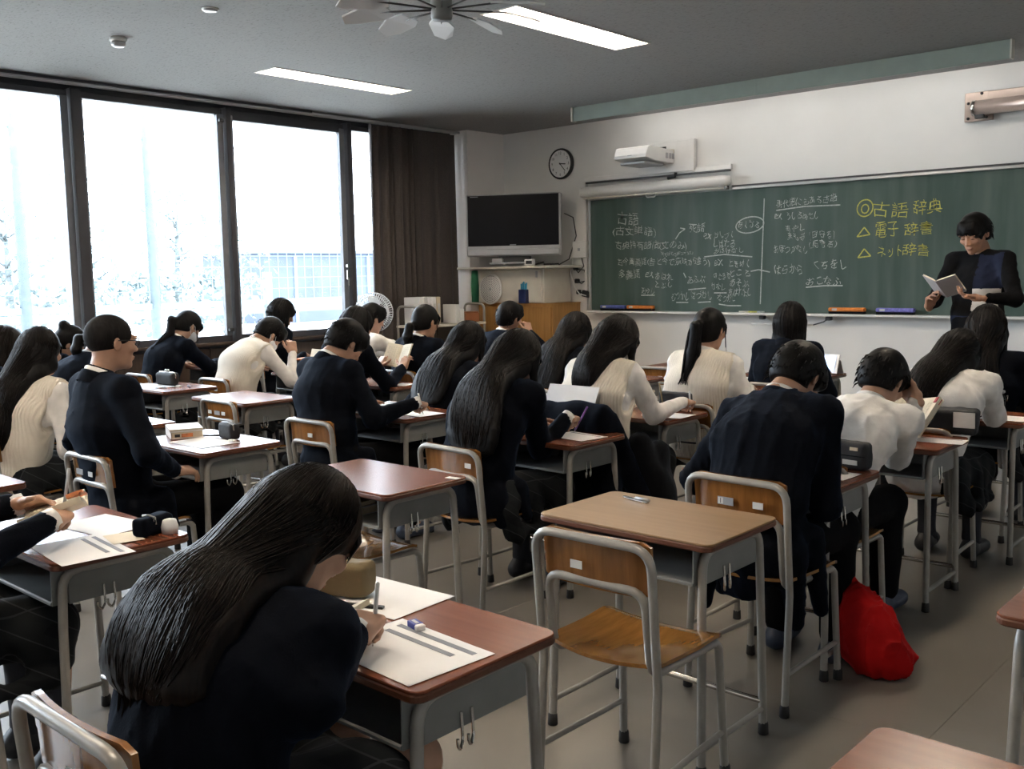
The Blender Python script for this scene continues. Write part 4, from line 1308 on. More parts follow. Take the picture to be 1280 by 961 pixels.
# ------------------------------------------------------------------ hands: wrist at origin, fingers +Y, palm -Z, right hand (thumb -X)
def hand_mesh(curl, spread=1.0, thumb='rest', h=.0040):
    p = [('+', ('b', V3(0, .045, 0), I3, V3(.040, .047, .0135), .012, .0)), C((0, -.018, 0), (0, .012, 0), .022, .026, .02, V3(1, 0, 0), 1.15),
         C((-.026, .012, -.006), (-.030, .045, -.008), .017, .013, .012)]
    base = [(-.028, .086), (-.0095, .091), (.0095, .087), (.0275, .078)]
    L = [.072, .080, .074, .058]; rad = [.0085, .0088, .0084, .0074]
    for i in range(4):
        c = curl[i] if hasattr(curl[i], '__len__') else (curl[i], curl[i] * 1.1, curl[i] * .6)
        a = 0.0; x, y = base[i]; pos = V3(x, y - .008, 0); sp = math.radians((-5, -1.5, 2, 6)[i] * spread)
        for j, f in enumerate((.46, .30, .24)):
            a += math.radians(c[j])
            d = V3(math.sin(sp) * math.cos(a), math.cos(sp) * math.cos(a), -math.sin(a))
            q = pos + d * L[i] * f
            p.append(C(pos, q, rad[i] * (1 - .10 * j), rad[i] * (.93 - .10 * j), .005))
            pos = q
    T = {'rest': [(-.030, .022, -.006), (-.054, .050, -.016), (-.062, .078, -.024), (-.062, .098, -.028)],
         'pinch': [(-.030, .022, -.008), (-.050, .050, -.030), (-.040, .082, -.046), (-.026, .102, -.050)],
         'across': [(-.030, .022, -.008), (-.044, .046, -.034), (-.024, .066, -.050), (-.002, .078, -.054)],
         'wide': [(-.030, .022, -.006), (-.060, .040, -.008), (-.082, .060, -.012), (-.094, .078, -.014)]}[thumb]
    for j in range(3):
        p.append(C(T[j], T[j + 1], (.0145, .0105, .0092)[j], (.0105, .0092, .0078)[j], .006))
    return mesh_sdf(p, h)
HANDS = {
 'relax': hand_mesh((22, 26, 30, 34)),
 'flat': hand_mesh((6, 6, 8, 10)),
 'pen': hand_mesh(((48, 42, 20), (58, 52, 30), (66, 66, 40), (70, 70, 40)), .6, 'pinch'),
 'fist': hand_mesh((68, 70, 72, 74), .5, 'across'),
 'hold': hand_mesh(((30, 22, 10), (30, 24, 10), (32, 26, 12), (36, 30, 16)), 1.2, 'wide'),
 'cheek': hand_mesh((52, 55, 58, 60), .8, 'rest'),
}

def wrinkle(seed, amp, f=1.0):
    r = np.random.default_rng(seed)
    K = r.normal(0, 1, (7, 3)) * np.array([16, 16, 22]) * f
    ph = r.uniform(0, 6.28, 7)
    K2 = r.normal(0, 1, (5, 3)) * 42 * f
    ph2 = r.uniform(0, 6.28, 5)
    def fn(P):
        a = np.zeros(len(P))
        for k in range(7): a += np.sin(P @ K[k] + ph[k] + 1.3 * np.sin(P @ K[(k + 1) % 7] * .5))
        b = np.zeros(len(P))
        for k in range(5): b += np.abs(np.sin(P @ K2[k] + ph2[k]))
        return amp * (a / 7 * 1.2 + (b / 5 - .6) * .7)
    return fn

def fold(seed, amp):
    """cloth folds: ridges running mostly along the limb or down the back, bending and dying out"""
    r = np.random.default_rng(seed + 100)
    K = [(unit(r.normal(0, 1, 3) * V3(1.2, 1.0, .55)) * r.uniform(26, 60), r.uniform(0, 6.28), r.normal(0, 1, 3) * 7, r.uniform(0, 6.28)) for _ in range(8)]
    def fn(P):
        a = np.zeros(len(P))
        for k, p, m, q in K:
            w = np.sin(P @ k + p + 1.6 * np.sin(P @ m * 1.1 + q))
            a += (1 - np.abs(w)) ** 3 * np.clip(np.sin(P @ m + q), 0, 1)
        return amp * (.55 - a * .62)
    return fn

def ik(S, W, l1, l2, pole):
    d = W - S; D = np.linalg.norm(d)
    if D > (l1 + l2) * .985:
        W = S + d / D * (l1 + l2) * .985; d = W - S; D = np.linalg.norm(d)
    n = d / D
    x = (l1 * l1 - l2 * l2 + D * D) / (2 * D)
    hh = math.sqrt(max(0, l1 * l1 - x * x))
    pl = pole - n * (pole @ n)
    return S + n * x + unit(pl) * hh, W

def tube_np(path, rad, n=3, lat=None):
    """thin strand through points"""
    m = MB()
    m.tube([Vector(p) for p in path], rad, n, caps=False)
    return np.vstack(m.V), m.F

def cling(paths, prims, deps, keep):
    """lay strand paths (n,m,3) on the surface of an implicit shape; keep[j] = share of the pull at point j"""
    n, m, _ = paths.shape
    P = paths.reshape(-1, 3).copy()
    want = np.repeat(deps, m); wt = np.tile(keep, n)
    for _ in range(3):
        d = sdf(P, prims)
        g = np.stack([sdf(P + e, prims) - d for e in np.eye(3) * 1e-3], 1)
        g /= np.maximum(np.linalg.norm(g, axis=1, keepdims=True), 1e-9)
        mv = np.clip(d - want, -.06, .03) * wt
        P = P - g * mv[:, None]
    return P.reshape(n, m, 3)

def strand_mesh(paths, r, n=3):
    """all strands at once: (k,m,3) paths -> thin tubes"""
    k, m, _ = paths.shape
    t = np.gradient(paths, axis=1); t /= np.maximum(np.linalg.norm(t, axis=2, keepdims=True), 1e-9)
    a = np.cross(t, V3(.31, .17, .94)); a /= np.maximum(np.linalg.norm(a, axis=2, keepdims=True), 1e-9)
    b = np.cross(t, a)
    rr = np.interp(np.linspace(0, 1, m), np.linspace(0, 1, len(r)), r)[None, :, None]
    ring = [paths + (a * math.cos(2 * PI * q / n) + b * math.sin(2 * PI * q / n)) * rr for q in range(n)]
    V = np.stack(ring, 2).reshape(-1, 3)                     # k, m, n
    i, j, q = np.meshgrid(np.arange(k), np.arange(m - 1), np.arange(n), indexing='ij')
    base = i * m * n + j * n
    q2 = (q + 1) % n
    F = np.stack([base + q, base + q2, base + n + q2, base + n + q], -1).reshape(-1, 4)
    return V, F

def append_meshes(parts):
    V = []; F = []; n = 0
    for v, f in parts:
        V.append(v); F += [tuple(int(i) + n for i in q) for q in f]; n += len(v)
    return np.vstack(V), F

PEOPLE = {}
def person(key, label, head, top='blazer', bottom='skirt', hair='long', yaw=0, pitch=45, roll=0, sx=None, sy=None,
           rh=None, lh=None, rpose='pen', lpose='flat', rdir=(-.25, .9, -.25), ldir=(.35, .9, -.1), rpalm=(-.2, .1, -1), lpalm=(.15, .1, -1),
           near=1, hairopt=None, mask=False, glasses=False, bulge=.06, shoulder_yaw=0, hair_m='black_hair', skin='skin',
           stand=False, rot=0.0, loc=None, eyes=False, torso_len=.475, relbow=(.45, -.3, -.85), lelbow=(-.45, -.3, -.85), seed=1, group='seated pupils', knees=(.11, .11), kneey=.42, skirt_side=True, skirt_len=1.0, shoulder_drop=0.0, size=1.0, relb=None, lelb=None, seat=.94, tails=.06):
    ho = dict(len=.42, w=2.2, xo=0.0, front=True, bangs=True, ear=False); ho.update(hairopt or {})
    Hc = np.array(head, float)
    if loc is None:
        sx = Hc[0] if sx is None else sx
    # head frame
    ya, pi_, ro = math.radians(yaw), math.radians(pitch), math.radians(roll)
    Rh = np.array(Matrix.Rotation(-ya, 3, 'Z') @ Matrix.Rotation(-pi_, 3, 'X') @ Matrix.Rotation(ro, 3, 'Y'))
    Nb = Hc + Rh @ V3(0, -.05, -.115) * size + V3(0, -.008, -.045)
    if loc is None:
        dz = Nb[2] - .52
        if sy is None: sy = Nb[1] - math.sqrt(max(.001, torso_len ** 2 - min(dz, torso_len * .98) ** 2))
        base = V3(sx, sy, 0)
    else:
        base = V3(*loc)
    def Lc(p): return np.array(p, float) - base if loc is None else np.array(p, float)
    if loc is None: Hc = Hc - base; Nb = Nb - base
    root = thing('person', label, 'person', tuple(base), rot, group)
    zP = .545 - .437 * (1 - seat) if not stand else .95
    P = V3(0, 0, zP)
    # spine
    d = Nb - P
    bk = unit(V3(0, -d[2], d[1]))
    M1 = P + d * .55 + bk * bulge * 1.6
    def spine(t): return P * (1 - t) ** 2 + M1 * 2 * t * (1 - t) + Nb * t * t
    def tang(t): return unit((M1 - P) * (1 - t) + (Nb - M1) * t)
    lat = unit(V3(math.cos(math.radians(shoulder_yaw)), -math.sin(math.radians(shoulder_yaw)), shoulder_drop))
    uN = tang(.93)
    fwd = unit(np.cross(uN, lat)) * -1
    if fwd[1] < 0 and not stand: fwd = -fwd
    fwd = unit(np.cross(uN, lat)); fwd = fwd if fwd @ V3(0, 1, -.2) > 0 else -fwd
    w_sh = .172 * size
    Sh = {s: spine(.90) + lat * s * w_sh + fwd * .022 for s in (1, -1)}
    hands = {}
    L1, L2 = .285 * size, .25 * size
    for s, tgt, pole in ((1, rh, relbow), (-1, lh, lelbow)):
        if tgt is None: tgt = base + V3(.13 * s, .36, .76) if loc is None else V3(.2 * s, .1, .8)
        dr = unit(np.array(rdir if s == 1 else ldir, float))
        W = Lc(tgt) - dr * .075
        El, W = ik(Sh[s], W, L1, L2, np.array(pole, float))
        ex = relb if s == 1 else lelb
        if ex is not None: El = Lc(ex)
        hands[s] = (W, El, dr)
    h_body = .022; hc = (.0095, .012, .016, .02)[near]
    g_t = {'blazer': .018, 'vest': .016, 'shirt': .014, 'sweater': .010}[top]
    # ---------------- body: one skin figure
    parts = []
    q = [C(P, spine(.35), .095, .085, .0, lat, 1.35), C(spine(.35), spine(.7), .085, .095, .05, lat, 1.35), C(spine(.7), spine(.92), .095, .065, .05, lat, 1.5), C(spine(.9), Hc + Rh @ V3(0, -.045, -.105) * size, .052, .048, .03)]
    for s in (1, -1):
        W, El, dr = hands[s]
        q += [C(spine(.88), Sh[s], .06, .05, .03), C(Sh[s], El, .040, .031, .03), C(El, W, .030, .020, .02)]
    if not stand:
        Kn = {s: V3(s * knees[0 if s < 0 else 1], kneey, zP - .045) for s in (1, -1)}
        An = {s: V3(s * .11, kneey - .02, .10) for s in (1, -1)}
        for s in (1, -1):
            q += [C(P + V3(s * .085, .03, -.03), Kn[s], .078, .056, .03), C(Kn[s], An[s] + V3(0, 0, .02), .055, .036, .02), C(An[s] + V3(0, 0, .0), An[s] + V3(0, .10, -.06), .032, .03, .02)]
    else:
        Kn = {s: V3(s * .10, .02, .50) for s in (1, -1)}; An = {s: V3(s * .11, -.02, .09) for s in (1, -1)}
        for s in (1, -1):
            q += [C(P + V3(s * .09, 0, -.02), Kn[s], .085, .058, .03), C(Kn[s], An[s], .056, .037, .02), C(An[s], An[s] + V3(0, .12, -.05), .032, .03, .02)]
    parts.append(mesh_sdf(q, h_body))
    parts.append((Hc + (HEADV * size) @ Rh.T, HEADF))
    for s in (1, -1):
        W, El, dr = hands[s]
        hv, hf = HANDS[rpose if s == 1 else lpose]
        hv = hv * .93
        pn = np.array(rpalm if s == 1 else lpalm, float)
        Z = -unit(pn - dr * (pn @ dr)); X = np.cross(dr, Z)
        Rm = np.stack([X, dr, Z], 1)
        vv = hv * np.array([s, 1, 1]) * size
        ff = hf if s == 1 else hf[:, ::-1]
        parts.append((W + vv @ Rm.T, ff))
    V, F = append_meshes(parts)
    link('body', np_mesh('body', V, F), M_[skin], root)
    # ---------------- clothes
    def torso(gx, sleeve=True, hem=True, r_up=1.0):
        t = [C(P + V3(0, -.015, -.035 if hem else .03), spine(.28), .112 + gx, .102 + gx, .0, lat, 1.36),
             C(spine(.28), spine(.62), .102 + gx, .108 + gx, .06, lat, 1.46),
             C(spine(.62), spine(.86), .108 + gx, .080 + gx, .06, lat, 1.62)]
        for s in (1, -1):
            t.append(C(spine(.97), Sh[s] + uN * .012, .040 + gx * .8, .046 + gx, .04))
        return t
    def sleeves(gx, cut=.0):
        t = []
        for s in (1, -1):
            W, El, dr = hands[s]
            ax = unit(W - El)
            t += [C(Sh[s], El, .054 + gx * .7, .043 + gx * .6, .035), C(El, W - ax * (.012 + cut), .043 + gx * .6, .031 + gx * .4, .03)]
        return t
    neckcut = ('-', ('e', Hc + Rh @ V3(0, .02, -.20) * size + V3(0, 0, .0), Rh, np.array([.050, .075, .05]), .01))
    if top in ('blazer', 'shirt', 'sweater'):
        mat = {'blazer': 'navy_wool', 'shirt': 'white_cotton', 'sweater': 'sweater_black'}[top]
        t = torso(g_t) + sleeves(g_t, 0 if top != 'sweater' else .07)
        if top == 'blazer':
            t.append(C(spine(.93), Nb + uN * .018, .062, .062, .02))
            if not stand:
                for s in (1, -1): t += [C(P + V3(s * .15, -.05, -.03), P + V3(s * .175, -.05, -.06 - tails), .055, .03, .05), C(P + V3(s * .16, .08, -.0), P + V3(s * .19, .10, -.05 - tails), .05, .03, .05)]
                t.append(C(P + V3(0, -.09, -.03), P + V3(0, -.10, -.05 - tails * .6), .05, .035, .04, lat, 2.6))
            for s in (1, -1): t.append(C(Sh[s] + uN * .02 - lat * s * .05, Sh[s] + uN * .012 + lat * s * .012, .05, .055, .03))
        V, F = mesh_sdf(t, hc, fold(seed, .0105 if top == 'shirt' else .0075), .02)
        link({'blazer': 'blazer', 'shirt': 'shirt', 'sweater': 'sweater'}[top], np_mesh(top, V, F), M_[mat], root)
    else:
        t = torso(.004) + sleeves(.012)
        V, F = mesh_sdf(t, hc, fold(seed, .010), .02)
        link('shirt', np_mesh('shirt', V, F), M_['white_cotton'], root)
        t = torso(.021)
        t.append(C(spine(.93), Nb + uN * .010, .060, .060, .02))
        for s in (1, -1):
            t.append(('-', ('c', Sh[s] + lat * s * .075 + uN * .06, Sh[s] + lat * s * .055 - uN * .16, .062, .05, None, 1.0, .012)))
        V, F = mesh_sdf(t, hc, wrinkle(seed + 5, .003), .012)
        link('vest', np_mesh('vest', V, F), M_['cream_knit'], root)
        m = MB()
        zb = P + V3(0, -.015, -.015)
        pts = []
        for k in range(25):
            a = 2 * PI * k / 24
            pts.append(zb + lat * (math.cos(a) * .137 * 1.36) + V3(0, math.sin(a) * .139, 0))
        m.tube([Vector(x) for x in pts], .0045, 4, caps=False)
        if near <= 1: m.build('hem_stripe', M_['charcoal_cloth'], root, True)
    # shirt collar and cuffs
    if top != 'sweater':
        ax = unit((Hc + Rh @ V3(0, -.04, -.09) * size) - Nb)
        X = unit(np.cross(fwd, ax)); Y = np.cross(ax, X)
        rings = [(.071, -.014), (.065, .034), (.061, .038), (.058, .030)]
        cv = []; n = 22
        for r_, z_ in rings:
            for k in range(n):
                a = 2 * PI * k / n
                cv.append(Nb + ax * (z_ + .004 - .010 * math.sin(a)) + X * math.cos(a) * r_ + Y * math.sin(a) * r_ * 1.02)
        cf = [(i * n + k, i * n + (k + 1) % n, (i + 1) * n + (k + 1) % n, (i + 1) * n + k) for i in range(3) for k in range(n)]
        link('shirt_collar', np_mesh('shirt_collar', np.array(cv), cf), M_['shirt_collar_white'], root)
        if top == 'blazer':
            cv = []
            for r_, z_ in [(.088, -.030), (.080, .000), (.073, .020), (.069, .022), (.066, .014)]:
                for k in range(n):
                    a = 2 * PI * k / n
                    cv.append(Nb + ax * (z_ - .014 * math.sin(a)) + X * math.cos(a) * r_ + Y * math.sin(a) * r_ * 1.04)
            cf = [(i * n + k, i * n + (k + 1) % n, (i + 1) * n + (k + 1) % n, (i + 1) * n + k) for i in range(4) for k in range(n)]
            link('blazer_collar', np_mesh('blazer_collar', np.array(cv), cf), M_['navy_wool'], root)
    if top in ('blazer',) and near <= 1:
        for s in (1, -1):
            W, El, dr = hands[s]; axw = unit(W - El)
            m = MB(); m.tube([Vector(W - axw * .02), Vector(W + axw * .022)], [.034, .032], 14)
            m.build('cuff', M_['shirt_collar_white'], root, True)
    if not stand:
        if bottom == 'trousers':
            t = [C(P + V3(0, .0, -.025), P + V3(0, -.01, .06), .108, .10, .0, lat, 1.35)]
            for s in (1, -1):
                t += [C(P + V3(s * .085, .03, -.025), Kn[s], .088, .073, .04), C(Kn[s], An[s] + V3(0, 0, .01), .072, .058, .03)]
            V, F = mesh_sdf(t, max(hc, .016), wrinkle(seed + 9, .005), .012)
            link('trousers', np_mesh('trousers', V, F), M_['black_wool'], root)
        else:
            t = [C(P + V3(0, .0, -.025), P + V3(0, -.01, .05), .112, .10, .0, lat, 1.4)]
            for s in (1, -1):
                t += [C(P + V3(s * .09, .02, -.02), Kn[s] * V3(1, skirt_len, 1) + V3(0, -.03, 0), .098, .085, .08)]
                if skirt_side:
                    t += [C(P + V3(s * .17, -.02, -.07), P + V3(s * .20, .02, -.20), .05, .028, .05), C(P + V3(s * .18, .16, -.05), P + V3(s * .21, .18, -.20), .045, .026, .05), C(P + V3(s * .14, .33, -.05), P + V3(s * .17, .36, -.20), .045, .024, .05),
                          C(P + V3(s * .20, .0, -.17), P + V3(s * .19, .36, -.19), .028, .026, .04)]
            t += [C(P + V3(-.13, .38 * skirt_len, -.06), P + V3(.13, .38 * skirt_len, -.06), .07, .07, .06), C(P + V3(-.14, .415 * skirt_len, -.16), P + V3(.14, .415 * skirt_len, -.16), .03, .03, .06)]
            def pleat(X): return .006 * np.sin(X[:, 0] * 70 + X[:, 1] * 55) * np.clip((.56 - X[:, 2]) / .12, 0, 1)
            V, F = mesh_sdf(t, max(hc, .015), pleat, .012)
            link('skirt', np_mesh('skirt', V, F), M_['tartan_skirt'], root)
            t = []
            for s in (1, -1): t += [C(An[s] + V3(0, 0, .22), An[s], .051, .042, .0), C(An[s], An[s] + V3(0, .09, -.06), .04, .036, .02)]
            V, F = mesh_sdf(t, .02)
            link('socks', np_mesh('socks', V, F), M_['sock'], root)
    else:
        t = [C(P + V3(0, 0, -.02), P + V3(0, .0, .12), .115, .112, .0, lat, 1.35)]
        for s in (1, -1): t += [C(P + V3(s * .088, 0, -.03), Kn[s], .098, .078, .04), C(Kn[s], An[s] + V3(0, 0, .0), .076, .07, .03)]
        V, F = mesh_sdf(t, .016, wrinkle(seed + 9, .005), .012)
        link('trousers', np_mesh('trousers', V, F), M_['black_wool'], root)
    for s in (1, -1):
        a = An[s] + V3(0, -.035, -.055 if not stand else -.045); a[2] = .042
        b = a + V3(s * .015, .17, -.004)
        V, F = mesh_sdf([C(a, b, .040, .036, 0, V3(1, 0, 0), 1.1), C(a, a + V3(0, .03, .05), .038, .036, .02), ('&', ('h', V3(0, 0, .003), V3(0, 0, -1), 0))], .014)
        link('shoe', np_mesh('shoe', V, F), M_['shoe_blue' if bottom == 'trousers' and not stand else 'shoe_black'], root)
    # ---------------- hair
    hh = (.0055, .007, .009, .011)[near]
    T = lambda *a: Hc + Rh @ (V3(*a) * size)
    th = {'short': .016, 'buzz': .005, 'bob': .019, 'long': .014, 'pony': .011, 'bun': .011}[hair]
    t = [E(T(0, -.018, .030), Rh, np.array((.075 + th, .097 + th, .086 + th)) * size, .0)]
    if hair != 'buzz':
        t.append(E(T(0, -.052, -.02), Rh, np.array((.064 + th, .062 + th, .07 + th)) * size, .03))
    if hair == 'short':
        for a, r_ in (((.03, .062, .080), .030), ((-.035, .058, .080), .030), ((0, .08, .060), .026), ((.055, .052, .045), .022), ((-.055, .052, .045), .022)):
            t.append(C(T(*a), T(a[0] * 1.1, a[1] + .018, a[2] - .012), r_, r_ * .6, .03))
    # openings: face, ears, nape
    fz = {'short': -.062, 'buzz': -.045, 'bob': -.07, 'long': -.07, 'pony': -.06, 'bun': -.055}[hair]
    t.append(E(T(0, .112, fz), Rh, np.array((.060, .078, .100 if hair != 'buzz' else .115)) * size, .012, '-'))
    if hair in ('short', 'buzz', 'pony', 'bun'):
        for s in (-1, 1):
            t.append(E(T(s * .092, .006 if hair == 'short' else .012, -.040), Rh, np.array((.034, .036, .046)) * size, .008, '-'))
    lower = T(0, -.06, -.074); nrm = Rh @ unit(V3(0, .35, -1))
    if hair in ('short', 'buzz', 'pony', 'bun'):
        t.append(('&', ('h', lower if hair != 'buzz' else T(0, -.06, -.062), nrm, 0)))
    strands = []; strands2 = []; lay = []
    r = random.Random(seed * 77 + 5)
    rn = lambda s: r.uniform(-s, s)
    def torso_back(tt, off): return spine(tt) - fwd_at(tt) * off
    def fwd_at(tt):
        u = tang(tt); f = unit(np.cross(u, lat)); return f if f @ V3(0, 1, -.2) > 0 else -f
    if hair == 'bob':
        for s in (-1, 1):
            t += [C(T(s * .066, -.03, .0), T(s * .078, -.045, -.04) + V3(0, -.01, -.085), .038, .034, .03), C(T(s * .076, .012, .0), T(s * .082, .015, -.03) + V3(0, 0, -.09), .022, .014, .02)]
        t += [C(T(0, -.080, -.01), T(0, -.080, -.04) + V3(0, -.01, -.085), .050, .038, .03, lat, 1.7)]
        t.append(E(T(0, .122, -.075), Rh, np.array((.056, .080, .105)) * size, .01, '-'))
        for i in range((200, 140, 90, 30)[near]):
            u = r.uniform(-1, 1); az = u * 1.7
            pt = lambda deg, k=1.0: T(.096 * k * math.sin(math.radians(deg)) * math.sin(az), -.018 - .118 * k * math.sin(math.radians(deg)) * math.cos(az), .030 + .107 * math.cos(math.radians(deg)))
            e = pt(100, 1.0); dz_ = r.uniform(.085, .125)
            lay.append([pt(r.uniform(5, 25)), pt(35), pt(55), pt(78), e, e + V3((e - Hc)[0] * .10, -.012, -dz_ * .35), e + V3((e - Hc)[0] * .10, -.012, -dz_ * .7), e + V3((e - Hc)[0] * .02, -.010, -dz_)])
        layrad = [.0012, .0026, .0026, .0007]; keep = np.array([1, 1, 1, 1, 1, .8, .5, .2])
    if hair == 'long':
        w = ho['w']
        tl = max(.02, .70 - ho['len'] / .5)
        hb = T(0, -.075, -.02)
        t.append(C(T(0, -.07, .02), hb, .058, .060, .03, lat, 1.3))
        ts = [.95, .87, .79, .71, .63]
        while ts[-1] - .08 > tl: ts.append(ts[-1] - .08)
        ts.append(tl)
        hw = (w - 1) * .030 + .040          # half width of the hair on the back
        pts = []; rr = []; wd = []
        for i, tt in enumerate(ts):
            f = i / (len(ts) - 1)
            off = np.interp(tt, [.3, .63, .71, .79, .87, .95], [.110, .118, .118, .114, .104, .088])
            pts.append(torso_back(tt, off) + lat * ho['xo'] * min(1.1, .25 + f * 1.2))
            rr.append(.042 * (1 - f) ** 1.1 + .009); wd.append(np.interp(f, [0, .25, .55, .8, 1], [.066, .85 * hw + .012, hw, hw * .8, hw * .35]))
        # gravity: below the bulge of the back the hair hangs instead of clinging
        for i in range(1, len(pts)):
            if pts[i][1] > pts[i - 1][1]: pts[i] = np.array([pts[i][0], pts[i - 1][1] + .35 * (pts[i][1] - pts[i - 1][1]), pts[i][2]])
        t.append(C(hb, pts[0], .056, rr[0], .05, lat, 1.4))
        for i in range(len(pts) - 1): t.append(C(pts[i], pts[i + 1], rr[i], rr[i + 1], .05, lat, (wd[i] + wd[i + 1]) / (rr[i] + rr[i + 1])))
        k2 = pts[2]
        eb = -.035 if ho['ear'] else 0
        for s in (-1, 1):
            sd = Sh[s] * .40 + Nb * .60 + uN * .050 - fwd * .050
            t += [C(T(s * .066, -.02 + eb, .0), T(s * .070, -.03 + eb, -.07), .030, .030, .02), C(T(s * .070, -.03 + eb, -.07), sd, .030, .028, .04), C(sd, k2 + lat * s * wd[2] * .7, .028, .022, .05)]
            if ho['front']:
                e = T(s * .080, .025, -.03)
                t += [C(T(s * .074, .015, .03), e, .020, .020, .02), C(e, e + V3(s * .006, -.01, -.12), .020, .015, .02), C(e + V3(s * .006, -.01, -.12), e + V3(s * .010, -.005, -.24), .015, .006, .02)]
        if ho['ear']:
            for s in (-1, 1):
                t.append(E(T(s * .098, .008, -.020), Rh, np.array((.028, .030, .036)) * size, .006, '-'))
                t.append(E(T(s * .070, .062, -.062), Rh, np.array((.040, .052, .060)) * size, .006, '-'))
        chain = [p - fwd_at(tt) * (r_ * .96) for p, tt, r_ in zip(pts, ts, rr)] + [pts[-1] + unit(pts[-1] - pts[-2]) * .13]
        widths = [x * .98 for x in wd[:-1]] + [wd[-1] * 1.5, wd[-1] * 1.2]
        cth = (.075 + th, .097 + th, .086 + th)
        def cap_pt(u, deg, lift=.002):
            th_ = math.radians(deg); az = u * 1.6
            return T(cth[0] * 1.015 * math.sin(th_) * math.sin(az), -.018 - (cth[1] + lift) * math.sin(th_) * math.cos(az), .030 + (cth[2] + lift) * math.cos(th_))
        lay = []
        ns = (900, 480, 170, 40)[near]
        for i in range(ns):
            u = r.uniform(-1.16, 1.16); cut = r.uniform(.72, 1.06); ph_ = r.uniform(0, 6); dep = r.uniform(-.004, .0035)
            way = [cap_pt(u, d_) for d_ in (r.uniform(4, 22), 48, 78, 100)]
            for a_, c in enumerate(chain):
                bow = 1 - math.sqrt(max(0, 1 - (u * .86) ** 2))
                rr_ = rr[min(a_, len(rr) - 1)]
                way.append(c + lat * u * widths[a_] + fwd_at(.8) * (rr_ * .95 * bow - dep) + lat * .006 * math.sin(a_ * .9 + ph_))
            pth = []
            for j in range(17):
                x = min(1.0, j / 16 * cut) * (len(way) - 1); a_ = min(int(x), len(way) - 2); f = x - a_
                f = f * f * (3 - 2 * f) * .5 + f * .5
                pth.append(way[a_] * (1 - f) + way[a_ + 1] * f)
            lay.append(pth)
        layrad = [.0011, .0023, .0023, .0006]; keep = np.interp(np.arange(17), [0, 11, 15, 16], [1, 1, .25, 0])
    if hair in ('pony', 'bun'):
        if hair == 'pony':
            tie = T(ho['xo'], -.125, ho.get('tz', .0))
            p1 = tie + Rh @ V3(0, -.035, -.02)
            p2 = p1 + V3(ho.get('dx', 0) * .4, -.02, -.12 * ho.get('tl', 1)); p3 = torso_back(.66, .150) + lat * ho.get('dx', 0); p3[1] = min(p1[1] - .01, p3[1]) if p3[1] > p1[1] - .05 else p3[1] * .75 + (p1[1] - .02) * .25
            if ho.get('tl', 1) < .8: p3 = p2 + V3(0, -.01, -.10 * ho['tl'])
            t += [C(T(0, -.10, ho.get('tz', .0)), tie, .03, .02, .02), C(tie, p1, .017, .026, .01), C(p1, p2, .028, .032, .02, lat, 1.25), C(p2, p3, .032, .010, .02, lat, 1.2)]
            link('hair_tie', MB().tube([Vector(tie + Rh @ V3(0, .006, 0)), Vector(tie + Rh @ V3(0, -.008, -.004))], .0225, 12).mesh('hair_tie', True), M_['charcoal_cloth'], root)
            for i in range((90, 60, 25, 10)[near]):
                u = r.uniform(-1, 1); v = r.uniform(-1, 1); cut = r.uniform(.8, 1.1); pth = []
                ch = [tie, p1, p2, p3, p3 + (p3 - p2) * .2]; wd = [.012, .026, .036, .018, .03]
                for j in range(9):
                    x = min(1, j / 8 * cut) * 4; a = min(int(x), 3); f = x - a
                    c = ch[a] * (1 - f) + ch[a + 1] * f; ww = wd[a] * (1 - f) + wd[a + 1] * f
                    pth.append(c + lat * u * ww * 1.1 + fwd_at(.8) * v * ww * .8)
                strands.append(tube_np(pth, [.004, .005, .004, .001], 3))
        else:
            t.append(E(T(0, -.115, .075), Rh, (.042, .040, .038), .02))
        for s in (-1, 1):
            e = T(s * .078, .035, -.01)
            for k in range(4): strands.append(tube_np([T(s * .06, .05, .07), e, e + V3(s * .004 + rn(.006), rn(.01), -.08 - .04 * r.random())], [.003, .004, .001], 3))
    if hair in ('long', 'bob', 'pony', 'short'):
        # fringe over the forehead
        nfr = (80, 40, 14, 10)[near]
        for i in range(nfr):
            u = -1 + 2 * (i + .5) / nfr
            if hair == 'pony' and abs(u) < .35: continue
            b = T(u * .058, .083 - .035 * u * u, .072 - .02 * u * u); e = T(u * .07, .102 - .042 * u * u, (.018 if hair != 'short' else .036) - .03 * u * u + r.uniform(-.012, .008))
            strands.append(tube_np([b, (b + e) / 2 + Rh @ V3(0, .014, .006), e], [.010, .0085, .002] if near > 1 else [.0055, .0045, .001], 4))
    if hair == 'short' and near <= 2:
        for i in range(150 if near < 2 else 70):
            a = r.uniform(-PI, PI); z = r.uniform(-.055, .070)
            rr = math.sqrt(max(.04, 1 - ((z - .03) / .105) ** 2)) if z > -.02 else .90 - .6 * max(0, -.03 - z)
            c = V3(math.sin(a) * .089 * rr, -.018 + math.cos(a) * .110 * rr, z)
            if c[1] > .045 and z < .05: continue
            if abs(c[0]) > .05 and z < .015 and c[1] > -.04: continue
            o = unit(V3(c[0], c[1] + .018, 0))
            dn = unit(V3(c[0] * .9, (c[1] + .018) * .9, -.16)) * .04
            strands.append(tube_np([T(*(c - o * .004)), T(*(c + dn * .5 + o * .0015)), T(*(c + dn - o * .004))], [.0024, .0028, .0008], 3))
    groove = None
